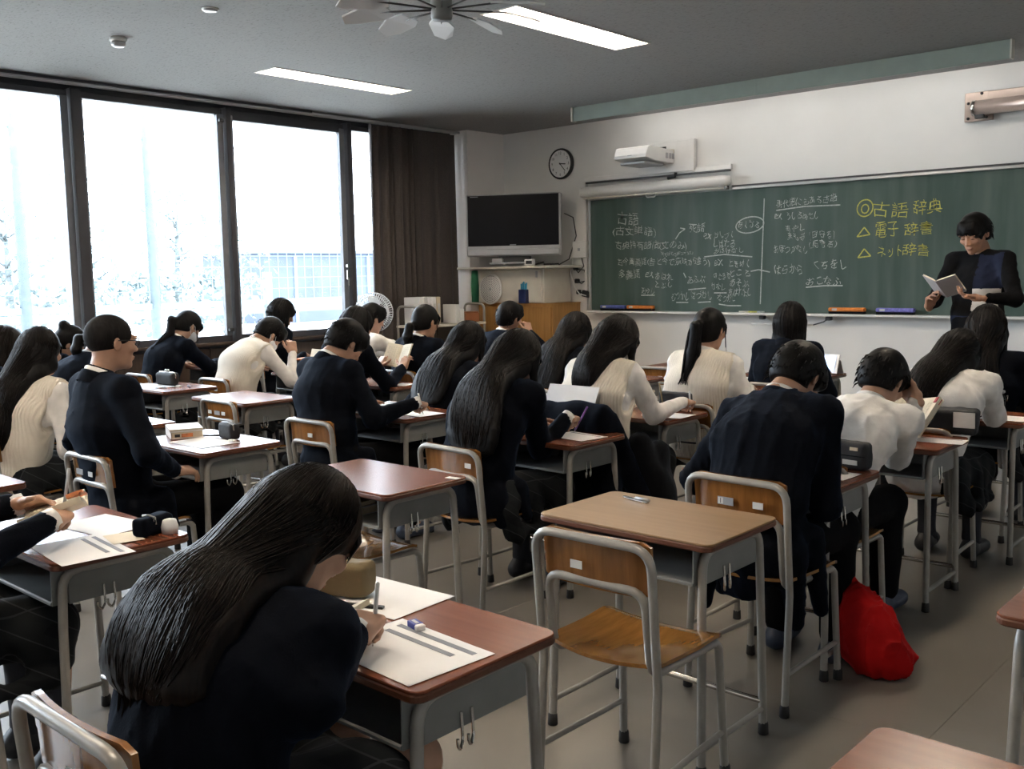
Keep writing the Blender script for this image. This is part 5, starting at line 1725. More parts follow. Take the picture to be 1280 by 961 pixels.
    if hair in ('long', 'pony', 'bob'):
        def groove(X):
            q_ = (X - Hc) @ Rh
            u_ = X @ lat + .004 * np.sin(X[:, 2] * 14 + seed)
            return .00022 * (np.sin(u_ * 331 + 1.3 * seed) + np.sin(u_ * 197 + .7 * seed) + np.sin(u_ * 113 + seed) + np.sin(np.arctan2(q_[:, 0], -q_[:, 1] + .001) * 29 + q_[:, 2] * 9))
    elif hair == 'short': groove = wrinkle(seed + 3, .0022, 2.2)
    V, F = mesh_sdf(t, hh, groove, .006)
    if strands: V, F = append_meshes([(V, F)] + strands)
    hm = 'cropped_hair' if hair == 'buzz' else hair_m
    if lay:
        pa = cling(np.array(lay), t, np.array([r.uniform(-.0016, .0022) for _ in lay]), keep)
        sel = np.array([r.random() < .55 for _ in lay])
        V, F = append_meshes([(V, F), strand_mesh(pa[sel], layrad)])
        strands2 = [strand_mesh(pa[~sel], layrad)]
    nf = len(F)
    if strands2: V, F = append_meshes([(V, F)] + strands2)
    hme = np_mesh('hair', V, F)
    ho_ = link('hair', hme, M_[hm], root)
    if strands2:
        hme.materials.append(M_['hair_streak'])
        mi = np.zeros(len(hme.polygons), dtype=np.int32); mi[nf:] = 1
        hme.polygons.foreach_set('material_index', mi)
    # ---------------- face extras
    if mask:
        mk = [E(T(0, .030, -.055), Rh, (.066, .086, .062), .0), ('&', ('h', T(0, .06, -.012), Rh @ unit(V3(0, .25, 1)), 0)), ('&', ('h', T(0, .022, 0), Rh @ V3(0, -1, 0), 0))]
        V, F = mesh_sdf(mk, .009)
        mo = link('face_mask', np_mesh('face_mask', V, F), M_['mask_white'], root)
        for s in (-1, 1):
            lp = MB().tube([Vector(T(s * .062, .045, -.03)), Vector(T(s * .078, .01, .005)), Vector(T(s * .084, -.02, .012)), Vector(T(s * .080, -.028, -.02)), Vector(T(s * .06, .035, -.085))], .0022, 5)
            lp.build('ear_loop', M_['mask_white'], mo, True)
    if glasses:
        gl = MB()
        for s in (-1, 1):
            gl.tube([Vector(T(s * .034 + .024 * math.cos(a), .100 - .004 * abs(math.cos(a)), .004 + .017 * math.sin(a))) for a in np.linspace(0, 2 * PI, 17)], .0024, 6)
            gl.tube([Vector(T(s * .058, .096, .010)), Vector(T(s * .078, .05, .012)), Vector(T(s * .082, -.012, .010)), Vector(T(s * .080, -.03, -.008))], .0023, 6)
        gl.tube([Vector(T(-.012, .101, .008)), Vector(T(.012, .101, .008))], .002, 6)
        gl.build('glasses', M_['black_plastic'], root, True)
    if eyes:
        for s in (-1, 1):
            m = MB()
            m.tube([Vector(T(s * (.031 + .015 * u), .0895 - .010 * u * u - .002 * s * u, -.001 + .002 * u * u)) for u in np.linspace(-1, 1, 7)], [.0008, .0022, .0024, .0022, .0008], 5)
            m.build('eyelash', M_['eye_dark'], root, True)
            m = MB()
            m.tube([Vector(T(s * (.031 + .019 * u), .0945 - .010 * u * u, .030 - .005 * u * u)) for u in np.linspace(-1, 1, 7)], [.0014, .0032, .0034, .003, .0012], 5)
            m.build('eyebrow', M_['black_hair'], root, True)
        m = MB()
        m.tube([Vector(T(u * .019,   .0962 - .006 * u * u, -.0662 - .001 * u * u)) for u in np.linspace(-1, 1, 7)], [.001, .0022, .0024, .0022, .001], 5)
        m.build('lips', M_['lip'], root, True)
    PEOPLE[key] = dict(root=root, base=base, Hc=Hc, Rh=Rh, hands=hands, P=P, Nb=Nb, spine=spine, lat=lat, T=T)
    return root
# ================================================================== PEOPLE
def seat_chair(key, label, dx=0.0, dy=.045, stickers=((.02, .69, 'w'),), rz=0.0, s=.94):
    b = PEOPLE[key]['base']
    return chair(b[0] + dx, b[1] + dy, label, rz, stickers, s=s)

# foreground girl
person('p1', 'girl with very long hair in a navy blazer bent low over the foreground desk', (-1.565, 1.145, .962), 'blazer', 'skirt', 'long', yaw=-6, pitch=42, roll=4, sx=-1.53, sy=.85,
       rh=(-1.533, 1.262, .768), lh=(-1.80, 1.30, .75), rpose='pen', lpose='hold', rdir=(-.38, .9, .16), ldir=(.35, .9, -.1), skirt_len=.72, near=0, bulge=.055, seat=1, hairopt=dict(len=.14, w=3.0, xo=-.02, front=False, ear=True),
       hair_m='brown_black_hair', eyes=True, relb=(-1.345, .97, .745), seed=11, shoulder_yaw=-6)
# left reader, head outside the frame
person('p2', 'pupil in a navy blazer at the left edge reading a book, head outside the frame', (-3.02, .88, 1.12), 'blazer', 'skirt', 'long', pitch=30, sx=-3.0, sy=.78,
       rh=(-2.83, 1.215, .80), lh=(-3.04, 1.25, .80), rpose='pen', lpose='hold', rdir=(-.6, .75, .1), ldir=(.55, .8, .12), rpalm=(-.5, .1, -.9), lpalm=(.6, .3, -.6), near=0, seed=12)
person('p3', 'boy with cropped hair and black glasses sitting upright in a navy blazer', (-4.15, 2.046, 1.192), 'blazer', 'trousers', 'buzz', yaw=3, pitch=4, rh=(-3.93, 2.26, .625), lh=(-4.33, 2.26, .625),
       rpose='relax', lpose='relax', rdir=(.05, 1, -.1), ldir=(-.05, 1, -.1), near=1, sx=-4.12, sy=2.06, glasses=True, eyes=True, bulge=.035, seed=13, relbow=(.8, -.6, -.2), lelbow=(-.8, -.6, -.2))
person('p4', 'girl with long straight hair in a cream knit vest near the left edge', (-5.15, 2.166, 1.102), 'vest', 'skirt', 'long', pitch=8, yaw=-30, shoulder_yaw=-14, near=1, hairopt=dict(len=.36, w=2.2, xo=-.03, front=False), bulge=.03, seed=14, torso_len=.44)
person('p5', 'girl with shoulder hair and a white face mask at the left edge', (-6.50, 2.52, 1.053), 'blazer', 'skirt', 'bob', pitch=18, near=2, mask=True, seed=15, hair_m='brown_black_hair')
person('p6', 'girl with a small hair bun and bowed head beside the first mullion', (-7.30, 3.283, 1.008), 'blazer', 'skirt', 'bun', pitch=40, yaw=12, roll=18, near=2, seed=16)
person('p7', 'pupil mostly hidden behind the head of the boy in glasses', (-6.62, 3.20, 1.064), 'blazer', 'skirt', 'pony', pitch=20, near=2, seed=17, hairopt=dict(tl=.6, tz=-.03))
person('p8', 'girl with a low ponytail and white mask writing below the window', (-7.35, 4.277, 1.073), 'blazer', 'skirt', 'pony', pitch=34, near=2, mask=True, rh=(-7.33, 4.66, .765), seed=18, hairopt=dict(tl=.95, tz=-.01), bulge=.075, rdir=(.1, .9, -.1))
person('p9', 'masked pupil in a cream vest and white shirt leaning on one hand by the windows', (-6.50, 4.47, 1.021), 'vest', 'skirt', 'short', pitch=52, yaw=8, near=2, mask=True, rh=(-6.37, 4.57, .958), rpose='cheek', rdir=(-.25, .1, 1), rpalm=(-1, .2, 0),
       relbow=(.3, .7, -.8), bulge=.08, seed=19)
person('p10', 'girl in a navy blazer sitting nearest the third window pane', (-7.35, 5.189, 1.139), 'blazer', 'skirt', 'bob', pitch=22, yaw=14, near=2, seed=20)
person('p11', 'boy in a navy blazer bending over his notes in the middle left', (-4.33, 3.473, 1.091), 'blazer', 'trousers', 'short', pitch=42, yaw=6, near=1, sx=-4.18, sy=3.25, rh=(-3.94, 3.66, .765), rpose='fist', rdir=(-.3, .9, -.15), seed=21, bulge=.07)
person('p12', 'pupil hidden behind the middle left boy holding up an open book', (-5.40, 4.43, 1.115), 'blazer', 'skirt', 'bob', pitch=24, near=2, rh=(-5.26, 4.74, .865), lh=(-5.50, 4.74, .865), rpose='hold', lpose='hold', rdir=(-.1, .55, .85), ldir=(.1, .55, .85), rpalm=(-.2, 1, -.6), lpalm=(.2, 1, -.6), seed=22)
person('p13', 'pupil in a white shirt stretching both arms over the desk near the standing fan', (-6.45, 5.456, 1.10), 'shirt', 'trousers', 'short', pitch=18, yaw=12, near=2, rh=(-6.20, 5.98, .80), lh=(-6.5, 5.98, .78), rpose='relax', seed=23)
person('p14', 'girl with a short low ponytail in a navy blazer before the book trolley', (-5.40, 5.082, 1.112), 'blazer', 'skirt', 'pony', pitch=14, near=2, sy=4.95, seed=24, hairopt=dict(tl=.62, tz=-.05), bulge=.03, torso_len=.43)
person('p15', 'girl with long black hair in a navy blazer left of the wooden cabinet', (-4.25, 4.36, 1.042), 'blazer', 'skirt', 'long', pitch=20, near=2, seed=25, hairopt=dict(len=.20, w=2.8, xo=.02))
person('p16', 'boy in a navy blazer resting his cheek on his raised right hand', (-5.40, 6.015, 1.106), 'blazer', 'trousers', 'short', pitch=10, yaw=4, roll=6, near=2, rh=(-5.295, 6.10, 1.05), rpose='cheek', rdir=(-.35, .1, .95), rpalm=(-1, .1, 0), relbow=(.8, .6, -.8), seed=26)
person('p17', 'girl with long black hair in a navy blazer right of the wooden cabinet', (-4.15, 5.299, 1.061), 'blazer', 'skirt', 'long', pitch=24, roll=-4, near=2, seed=27, hairopt=dict(len=.20, w=2.5, xo=.01))
person('p18', 'girl with long loose hair in a navy blazer writing behind a raised white sheet', (-3.0, 3.403, 1.071), 'blazer', 'skirt', 'long', pitch=36, yaw=2, near=1, rh=(-2.90, 3.66, .775), lh=(-3.06, 3.62, .76), rdir=(-.25, .9, -.1), seed=28, hairopt=dict(len=.20, w=3.1, xo=.05), bulge=.075, relb=(-2.90, 3.42, .665))
person('p19', 'girl in a cream knit vest with half tied hair writing in the centre', (-3.0, 4.183, 1.103), 'vest', 'skirt', 'long', pitch=34, yaw=10, near=1, mask=True, rh=(-2.80, 4.53, .765), rpose='fist', rdir=(-.1, .95, -.1), seed=29, hairopt=dict(len=.02, w=1.1, xo=.0, front=True), bulge=.06, relb=(-2.80, 4.20, .735))
person('p20', 'girl with a long black ponytail in a cream vest facing the chalkboard', (-2.95, 4.996, 1.118), 'vest', 'skirt', 'pony', pitch=10, near=1, sy=4.88, seed=30, hairopt=dict(tl=1.25, tz=.02, dx=-.02), bulge=.03, torso_len=.42)
person('p21', 'girl with bobbed black hair in a dark blazer in the front row', (-3.0, 6.116, 1.109), 'blazer', 'skirt', 'bob', pitch=8, near=2, sy=6.0, seed=31, bulge=.02, torso_len=.42)
person('p22', 'boy with thick dark hair in a navy blazer bowing over his desk at right', (-1.65, 3.422, 1.058), 'blazer', 'trousers', 'short', pitch=50, yaw=4, near=0, sx=-1.62, sy=3.06, seat=1, tails=.20, rh=(-1.60, 3.48, .755), lh=(-1.86, 3.46, .755), rdir=(-.6, .75, -.1), relb=(-1.455, 3.24, .64), lelb=(-1.945, 3.19, .68), shoulder_yaw=5, shoulder_drop=.10, seed=32, bulge=.075, eyes=False)
person('p23', 'boy in a white shirt covering his mouth while reading a thick dictionary', (-1.60, 4.109, .986), 'shirt', 'trousers', 'short', pitch=40, yaw=6, near=0, sx=-1.68, rh=(-1.545, 4.205, .945), rpose='cheek', rdir=(-.75, .35, .55), rpalm=(-.4, -.9, .1), relb=(-1.545, 4.14, .665), lh=(-1.86, 4.44, .80), lpose='hold', ldir=(.3, .9, .25), seed=33, bulge=.08)
person('p24', 'girl with long dark hair in a white shirt writing at the right', (-1.62, 5.12, 1.014), 'shirt', 'skirt', 'long', pitch=50, yaw=-8, roll=8, near=1, sx=-1.66, rh=(-1.60, 5.30, .755), rpose='fist', rdir=(-.8, .6, -.1), relb=(-1.45, 5.12, .73), seed=34, hairopt=dict(len=.22, w=1.6, xo=-.05, front=False), bulge=.07)
person('p25', 'girl with straight dark hair in a black blazer in front of the teacher', (-1.70, 5.82, 1.115), 'blazer', 'skirt', 'long', pitch=10, near=2, sy=5.70, seed=35, hairopt=dict(len=.22, w=2.6, front=True), bulge=.02, torso_len=.42)

# teacher, standing
TROT = math.radians(166)
person('teacher', 'man in a dark colour block sweater standing at the chalkboard reading a small book', (0, .04, 1.665), 'sweater', 'trousers', 'short', pitch=26, yaw=-3, near=1, loc=(-2.13, 7.0, 0), rot=TROT, stand=True,
       rh=(.115, .33, 1.255), lh=(-.125, .33, 1.265), rpose='relax', lpose='hold', rdir=(-.35, .45, .8), ldir=(.65, .6, .15), rpalm=(-.8, .3, .25), lpalm=(.2, .3, .9), relbow=(.7, -.5, -.8), lelbow=(-.8, -.4, -.8),
       skin='skin_deep', eyes=True, seed=40, bulge=.01, group=None, size=1.03)
for o in PEOPLE['teacher']['root'].children:
    if o.name.startswith('sweater'):
        me = o.data
        me.materials.append(M_['sweater_navy']); me.materials.append(M_['sweater_white'])
        for p in me.polygons:
            x, y, z = p.center
            if y < .0 or abs(x) > .215: continue
            if x < -.03 and x > -.19 and z > 1.30 : p.material_index = 1
            elif x < -.03 and x > -.19 and 1.09 < z <= 1.30: p.material_index = 2
            elif -.03 <= x < .14 and 1.06 < z < 1.13: p.material_index = 1

CH_LAB = {
 'p1': 'varnished school chair in the bottom left corner behind the foreground girl', 'p2': 'school chair under the reader at the left edge',
 'p3': 'school chair under the boy in black glasses, stickers on its back', 'p4': 'school chair under the cream vest girl at the left edge',
 'p5': 'school chair under the masked girl at the left edge', 'p6': 'school chair under the girl with the small bun', 'p7': 'school chair behind the desk with the black clasp purse',
 'p8': 'school chair under the masked ponytail girl below the window', 'p9': 'school chair behind the pupil in the cream vest by the windows', 'p10': 'school chair under the girl nearest the third window pane',
 'p11': 'school chair behind the navy blazer boy in the middle left', 'p12': 'school chair under the pupil holding up a book', 'p13': 'school chair under the pupil stretching white sleeves',
 'p14': 'school chair under the girl with the short low ponytail', 'p15': 'school chair under the long haired girl left of the wooden cabinet', 'p16': 'school chair under the boy resting his cheek',
 'p17': 'school chair under the long haired girl right of the wooden cabinet', 'p18': 'school chair behind the girl writing behind a raised sheet', 'p19': 'school chair covered by a draped dark jacket',
 'p20': 'school chair under the girl with the long ponytail', 'p21': 'school chair under the bob haired girl in the front row', 'p22': 'school chair with a number 1 sticker under the bowing boy at right',
 'p23': 'school chair under the boy reading a thick dictionary', 'p24': 'school chair under the white shirt girl at the right', 'p25': 'school chair under the girl in front of the teacher'}
ST = {'p3': ((-.06, .69, 'g'), (.04, .69, 'w')), 'p4': ((.06, .69, 'g'),), 'p9': ((.04, .69, 'w'),), 'p11': ((.02, .69, 'w'),), 'p18': ((.12, .70, 'w'),), 'p22': ((-.035, .69, '1'), (.085, .69, 'w')), 'p8': ((-.08, .69, 'w'), (0, .69, 'w'), (.06, .69, 'w'))}
RZ = {'p22': -.04, 'p18': -.05, 'p11': .02}
for k, lab in CH_LAB.items():
    seat_chair(k, lab, dx=(.01 if k == 'p22' else 0.0), dy=(.065 if k == 'p22' else .045 if k != 'p1' else .01), stickers=ST.get(k, ((.02, .69, 'w'),)), rz=RZ.get(k, 0), s=1.0 if k in ('p1', 'p22', 'p14') else .94)
chair(-1.555, 2.245, 'empty school chair with a glossy seat in front of the pale beige desk', .02, ((-.045, .69, 'w'),), s=1.0)
chair(-5.32, 3.48, 'empty school chair with several stickers near the windows', -.02, ((-.09, .69, 'w'), (0, .69, 'g'), (.065, .69, 'w')))
chair(-2.99, 2.42, 'empty school chair pushed under the brown desk in the middle', -.03, ((.02, .69, 'w'),))
chair(-4.22, 6.60, 'unused school chair in the front row below the chalkboard', 0, ((.02, .69, 'w'),))
# ================================================================== THINGS ON THE DESKS
ZT = DH + .0008
def paper(x, y, w, h, rz, label, bands=0, z=ZT, mat='paper', group='worksheets on the desks', lines=0):
    t = thing('worksheet', label, 'paper', (x, y, z), rz, group)
    V = []; F = []
    n = 6
    for i in range(n):
        for j in range(n):
            u, v = i / (n - 1) - .5, j / (n - 1) - .5
            V.append((u * w, v * h, .0006 + .0035 * max(0, abs(u) * 2 - .8) * (1 if u > 0 else .4)))
    V = V + [(a, b, c - .0006) for a, b, c in V]
    for i in range(n - 1):
        for j in range(n - 1):
            a = i * n + j
            F.append((a, a + n, a + n + 1, a + 1)); F.append((a + n * n, a + 1 + n * n, a + n + 1 + n * n, a + n + n * n))
    link('sheet', np_mesh('sheet', V, F, True), M_[mat], t)
    if bands:
        for k, (by, l) in enumerate(((.36, .82), (.20, .72))[:bands]):
            MB().box((-.04 * k * w, by * h, .0012), (w * l, h * .062, .0006)).build('printed_band', M_['print_grey'], t)
    for k in range(lines):
        MB().box((0, (.3 - .5 * k / max(1, lines)) * h, .0010), (w * .8, .0016, .0004)).build('printed_line', M_['print_grey'], t)
    return t
def pen(x, y, z, d, l, r, mat, label, tip=None, name='pen'):
    """pen from tip point along direction d"""
    d = Vector(d).normalized()
    t = thing(name, label, 'pen', (x, y, z))
    MB().tube([d * .012, d * l], r, 8).build('barrel', M_[mat], t, True)
    MB().tube([d * .0, d * .013], [.0012, r * .8], 8).build('tip', M_[tip or 'chrome'], t, True)
    MB().tube([d * (l * .72) + Vector((0, 0, r + .001)), d * (l * .97) + Vector((0, 0, r + .001))], .0016, 5).build('clip', M_['chrome'], t, True)
    return t
def closed_book(x, y, w, h, th, rz, label, cover='paper_cream', z=ZT, band=None):
    t = thing('book', label, 'book', (x, y, z), rz)
    MB().box((.003, 0, th / 2), (w - .008, h - .008, th - .004)).build('pages', M_['paper_cream'], t)
    c = MB().box((0, 0, .0015), (w, h, .003), bev=.001).box((0, 0, th - .0015), (w, h, .003), bev=.001).box((-w / 2 + .0015, 0, th / 2), (.003, h, th), bev=.001)
    c.build('cover', M_[cover], t)
    if band:
        MB().box((0, -h / 2 - .0002, th * .45), (w * .35, .0012, th * .5)).build('title_print', M_[band], t)
        MB().box((-w * .3, -h / 2 - .0002, th * .45), (w * .16, .0012, th * .4)).build('title_print', M_['ink'], t)
    return t
def open_book(loc, rot, w, h, th, label, ang=.35, cover='paper_cream', page='page_print', extra=None, name='open_book'):
    """lies open: spine along local Y, pages to +-X, readable side +Z; w = page width"""
    t = thing(name, label, 'book', loc)
    t.rotation_euler = rot
    for s in (-1, 1):
        V = []; F = []; n = 8
        for j in (0, 1):
            for i in range(n):
                u = i / (n - 1)
                x = s * u * w * math.cos(ang * .6)
                z = w * u * math.sin(ang) + th * (.55 + .45 * math.sin(min(1, u * 3.2) * PI / 2)) * (1 - .15 * u)
                V.append((x, (j - .5) * h, z))
        for j in (0, 1):
            for i in range(n):
                u = i / (n - 1)
                V.append((s * u * w * math.cos(ang * .6), (j - .5) * h, w * u * math.sin(ang) + .003))
        for i in range(n - 1):
            q = [(i, i + 1, n + i + 1, n + i), (2 * n + i, 3 * n + i, 3 * n + i + 1, 2 * n + i + 1), (i, 2 * n + i, 2 * n + i + 1, i + 1), (n + i, n + i + 1, 3 * n + i + 1, 3 * n + i)]
            F += q if s > 0 else [f[::-1] for f in q]
        F.append((n - 1, 3 * n - 1, 4 * n - 1, 2 * n - 1) if s > 0 else (n - 1, 2 * n - 1, 4 * n - 1, 3 * n - 1))
        link('page_block', np_mesh('page_block', V, F, False), M_['paper_cream'], t)
        m = MB()
        for k in range(5):
            xx = s * w * (.2 + .15 * k) * math.cos(ang * .6); uu = .2 + .15 * k
            zz = w * uu * math.sin(ang) + th * (.55 + .45 * math.sin(min(1, uu * 3.2) * PI / 2)) * (1 - .15 * uu)
            for q in range(9):
                ln = h * .07
                m.box((xx, h * (-.38 + .09 * q), zz + .0006), (w * .07, ln, .0004), ry=-s * ang * .95)
        tag(m.build('printed_text', M_['page_print'], t), kind='stuff')
        V2 = [(0, -h / 2 - .003, 0), (s * (w + .003) * math.cos(ang * .6), -h / 2 - .003, (w + .003) * math.sin(ang)), (s * (w + .003) * math.cos(ang * .6), h / 2 + .003, (w + .003) * math.sin(ang)), (0, h / 2 + .003, 0)]
        V2 = V2 + [(a, b, c + .0025) for a, b, c in V2]
        link('cover', np_mesh('cover', V2, [(0, 3, 2, 1), (4, 5, 6, 7), (0, 1, 5, 4), (1, 2, 6, 5), (2, 3, 7, 6), (3, 0, 4, 7)], False), M_[cover], t)
    return t
def soft_case(x, y, l, w, h, rz, mat, label, sag=.006, zip_=True, seed=1, z=ZT, cat='pencil case'):
    t = thing('pencil_case', label, cat, (x, y, z), rz)
    pr = [('+', ('b', V3(0, 0, h / 2), I3, V3(l / 2, w / 2, h / 2), min(w, h) * .24, 0))]
    V, F = mesh_sdf(pr, .006, wrinkle(seed, sag, 2.0), .012)
    V[:, 2] = np.maximum(V[:, 2], 0)
    link('pouch', np_mesh('pouch', V, F), M_[mat], t)
    if zip_:
        MB().tube([(-l * .46, -w * .12, h * .99), (0, -w * .14, h + .004), (l * .46, -w * .12, h * .98), (l * .5, -w * .12, h * .6)], .003, 6).build('zip', M_['grey_tube'], t, True)
        MB().box((l * .46, -w * .18, h * .8), (.006, .004, .022), bev=.001).build('zip_pull', M_['chrome'], t)
    return t
def eraser(x, y, rz, label, sleeve='blue_plastic', l=.048):
    t = thing('rubber_eraser', label, 'eraser', (x, y, ZT), rz)
    MB().box((0, 0, .0065), (l, .021, .0125), bev=.002).build('rubber', M_['white_plastic'], t)
    MB().box((-l * .1, 0, .0066), (l * .72, .0218, .0132), bev=.001).build('sleeve', M_[sleeve], t)
    MB().box((-l * .1, -.0002, .0135), (l * .5, .008, .0006)).build('print', M_['sticker_white'], t)
    return t

# --- foreground desk
paper(-1.475, 1.305, .30, .22, math.radians(-4), 'worksheet with two grey bands under the hand of the foreground girl', 2)
paper(-1.77, 1.50, .28, .20, math.radians(3), 'white paper under the olive pencil case on the foreground desk', 0, lines=0)
soft_case(-1.875, 1.44, .20, .07, .085, math.radians(24), 'olive_fabric', 'olive brown pencil case standing on the foreground desk', .004, False, 3, ZT + .0012)
eraser(-1.55, 1.405, math.radians(-15), 'small blue and white eraser on the foreground desk')
h_ = PEOPLE['p1']['hands'][1]
def pen_in_hand(key, side, label, mat='white_plastic', l=.145, lean=(.25, -.45, .85), r=.0046, fw=.085, up=-.035):
    W, El, dr = PEOPLE[key]['hands'][side]
    b = PEOPLE[key]['base']
    tip = Vector(b + W + dr * fw) ; tip.z = ZT + .003
    return pen(tip.x, tip.y, tip.z, lean, l, r, mat, label)
pen_in_hand('p1', 1, 'translucent white mechanical pencil in the hand of the foreground girl', 'sticker_white', lean=(.20, -.05, .9), fw=.085)
tag(MB().box((-1.775, 1.405, ZT + .0045), (.17, .014, .006), rz=math.radians(24), bev=.001).build('ruler', M_['black_plastic']), 'black ruler lying on the paper beside the olive pencil case', 'ruler')
open_book((-1.70, 1.245, ZT + .002), (0, 0, math.radians(20)), .10, .15, .016, 'small open dictionary held under the face of the foreground girl', ang=.5)

# --- left reader desk
paper(-2.76, 1.235, .28, .20, math.radians(-6), 'worksheet with grey bands at the near edge of the left reader desk', 2)
paper(-2.98, 1.41, .26, .18, math.radians(8), 'white sheet lying beyond the open book of the left reader', 0)
paper(-2.78, 1.37, .12, .09, math.radians(-12), 'pale pink card between the sheets on the left reader desk', 0, ZT + .0015, 'paper_cream')
soft_case(-2.765, 1.455, .055, .12, .055, math.radians(16), 'navy_wool', 'small navy roll pencil case on the left reader desk', .004, True, 6)
tag(MB().lathe([(.001, 0), (.024, 0), (.026, .02), (.020, .04), (.001, .045)], 14, Matrix.Translation((-2.73, 1.49, ZT))).build('tissue_roll', M_['paper'], None, True), 'small white roll behind the navy pencil case', 'roll')
ob = open_book((-2.93, 1.245, .765), (math.radians(18), math.radians(-6), math.radians(-28)), .115, .175, .022, 'thick open book with orange page edges in the hands of the left reader', ang=.22, page='paper')
MB().box((.10, .072, .052), (.03, .035, .012), ry=-.2).build('orange_page', M_['page_orange'], ob)
MB().box((.06, .085, .046), (.11, .03, .006), ry=-.2).build('orange_page', M_['page_orange'], ob)
pen_in_hand('p2', 1, 'grey capped pen between the fingers of the left reader', 'sticker_grey', .13, (-.3, .3, .8)).location.z = .80

# --- boy in glasses
closed_book(-4.39, 2.50, .15, .19, .035, math.radians(68), 'thick closed dictionary with a printed spine before the boy in glasses', 'paper', band='page_orange')
closed_book(-4.39, 2.50, .155, .20, .012, math.radians(66), 'thin notebook lying on the closed dictionary', 'paper', ZT + .0355)
soft_case(-4.13, 2.585, .125, .055, .075, math.radians(-6), 'black_fabric', 'black zipped pencil case on the desk before the boy in glasses', .003, True, 8)
paper(-4.13, 2.45, .29, .20, 0, 'white worksheet before the boy in glasses', 0)
pen(-4.32, 2.53, ZT + .004, (.8, .35, .02), .13, .004, 'ink', 'dark pen lying between the dictionary and the black case')
eraser(-4.02, 2.53, .2, 'white eraser beside the black zipped case', 'paper', .035)

# --- pale beige desk and the middle desk
pc = thing('metal_pencil', 'silver pen lying alone on the pale beige desk', 'pen', (-1.865, 2.685, ZT), math.radians(-14))
MB().box((0, 0, .004), (.12, .014, .007), bev=.002).build('body', M_['chrome'], pc)
MB().tube([(.0, 0, .010), (.062, .003, .012)], .0055, 8).build('cap', M_['silver_plastic'], pc, True)
tag(MB().box((-2.615, 2.575, ZT + .001), (.055, .028, .0016), rz=.1).build('name_sticker', M_['sticker_white']), 'white name sticker at the corner of the empty middle desk', 'sticker')
closed_book(-2.95, 2.33, .20, .15, .03, 0, 'pale book inside the tray of the empty middle desk', 'paper', .5712)
closed_book(-2.95, 2.33, .19, .14, .02, .1, 'second book lying on the pale one in the middle desk tray', 'olive_fabric', .6018)

# --- girl writing behind raised sheet
sh = thing('raised_sheet', 'large blank white sheet standing up before the long haired girl', 'paper', (-3.03, 3.745, ZT + .002), math.radians(3))
V = [(-.155, 0, 0), (.155, -.02, 0), (.16, .085, .20), (-.13, .075, .205)]
V = V + [(a, b + .0012, c) for a, b, c in V]
link('sheet', np_mesh('sheet', V, [(0, 1, 2, 3), (7, 6, 5, 4), (0, 4, 5, 1), (1, 5, 6, 2), (2, 6, 7, 3), (3, 7, 4, 0)], False), M_['paper'], sh)
paper(-2.83, 3.60, .24, .17, math.radians(-8), 'worksheet under the hand of the girl with the raised sheet', 1)
pen_in_hand('p18', 1, 'purple pen in the hand of the girl behind the raised sheet', 'purple_plastic', lean=(.45, .1, .8))

# --- centre vest girl
paper(-2.86, 4.42, .24, .17, .05, 'worksheet under the hand of the girl in the cream vest', 0)
soft_case(-2.93, 4.60, .19, .05, .10, math.radians(5), 'black_fabric', 'tall black pencil case before the girl in the cream vest', .004, False, 12)
pen(-2.97, 4.545, ZT + .004, (-.25, .1, .9), .15, .0045, 'olive_fabric', 'olive pencil leaning on the tall black pencil case')
open_book((-3.16, 4.56, ZT + .03), (math.radians(22), 0, .2), .09, .14, .014, 'small open book with pink edge beside the tall black case', ang=.4)
pen_in_hand('p19', 1, 'pen in the hand of the girl in the cream vest', 'white_plastic')
# jacket over her chair
jb_ = PEOPLE['p19']['base'] + V3(.02, .045, 0)
jk = [C(jb_ + V3(-.17, -.235, .79), jb_ + V3(.17, -.235, .79), .035, .035, 0), C(jb_ + V3(-.18, -.255, .77), jb_ + V3(-.17, -.27, .40), .04, .05, .06), C(jb_ + V3(.17, -.255, .77), jb_ + V3(.20, -.25, .36), .04, .07, .06), C(jb_ + V3(0, -.26, .76), jb_ + V3(.02, -.28, .38), .045, .06, .08, V3(1, 0, 0), 1.7),
      C(jb_ + V3(.19, -.2, .74), jb_ + V3(.27, -.08, .36), .035, .06, .06)]
V, F = mesh_sdf(jk, .014, wrinkle(60, .010, 1.2), .02)
dj = thing('draped_jacket', 'dark blazer hung over the chair of the girl in the cream vest', 'jacket', tuple(jb_))
link('cloth', np_mesh('cloth', V - jb_, F), M_['navy_wool'], dj)
V, F = mesh_sdf([C(jb_ + V3(.25, -.06, .62), jb_ + V3(.31, .02, .36), .06, .085, 0), C(jb_ + V3(.28, .06, .58), jb_ + V3(.30, .08, .34), .05, .06, .06)], .014, wrinkle(61, .010, 1.2), .02)
link('sleeve', np_mesh('sleeve', V - jb_, F), M_['charcoal_cloth'], dj)

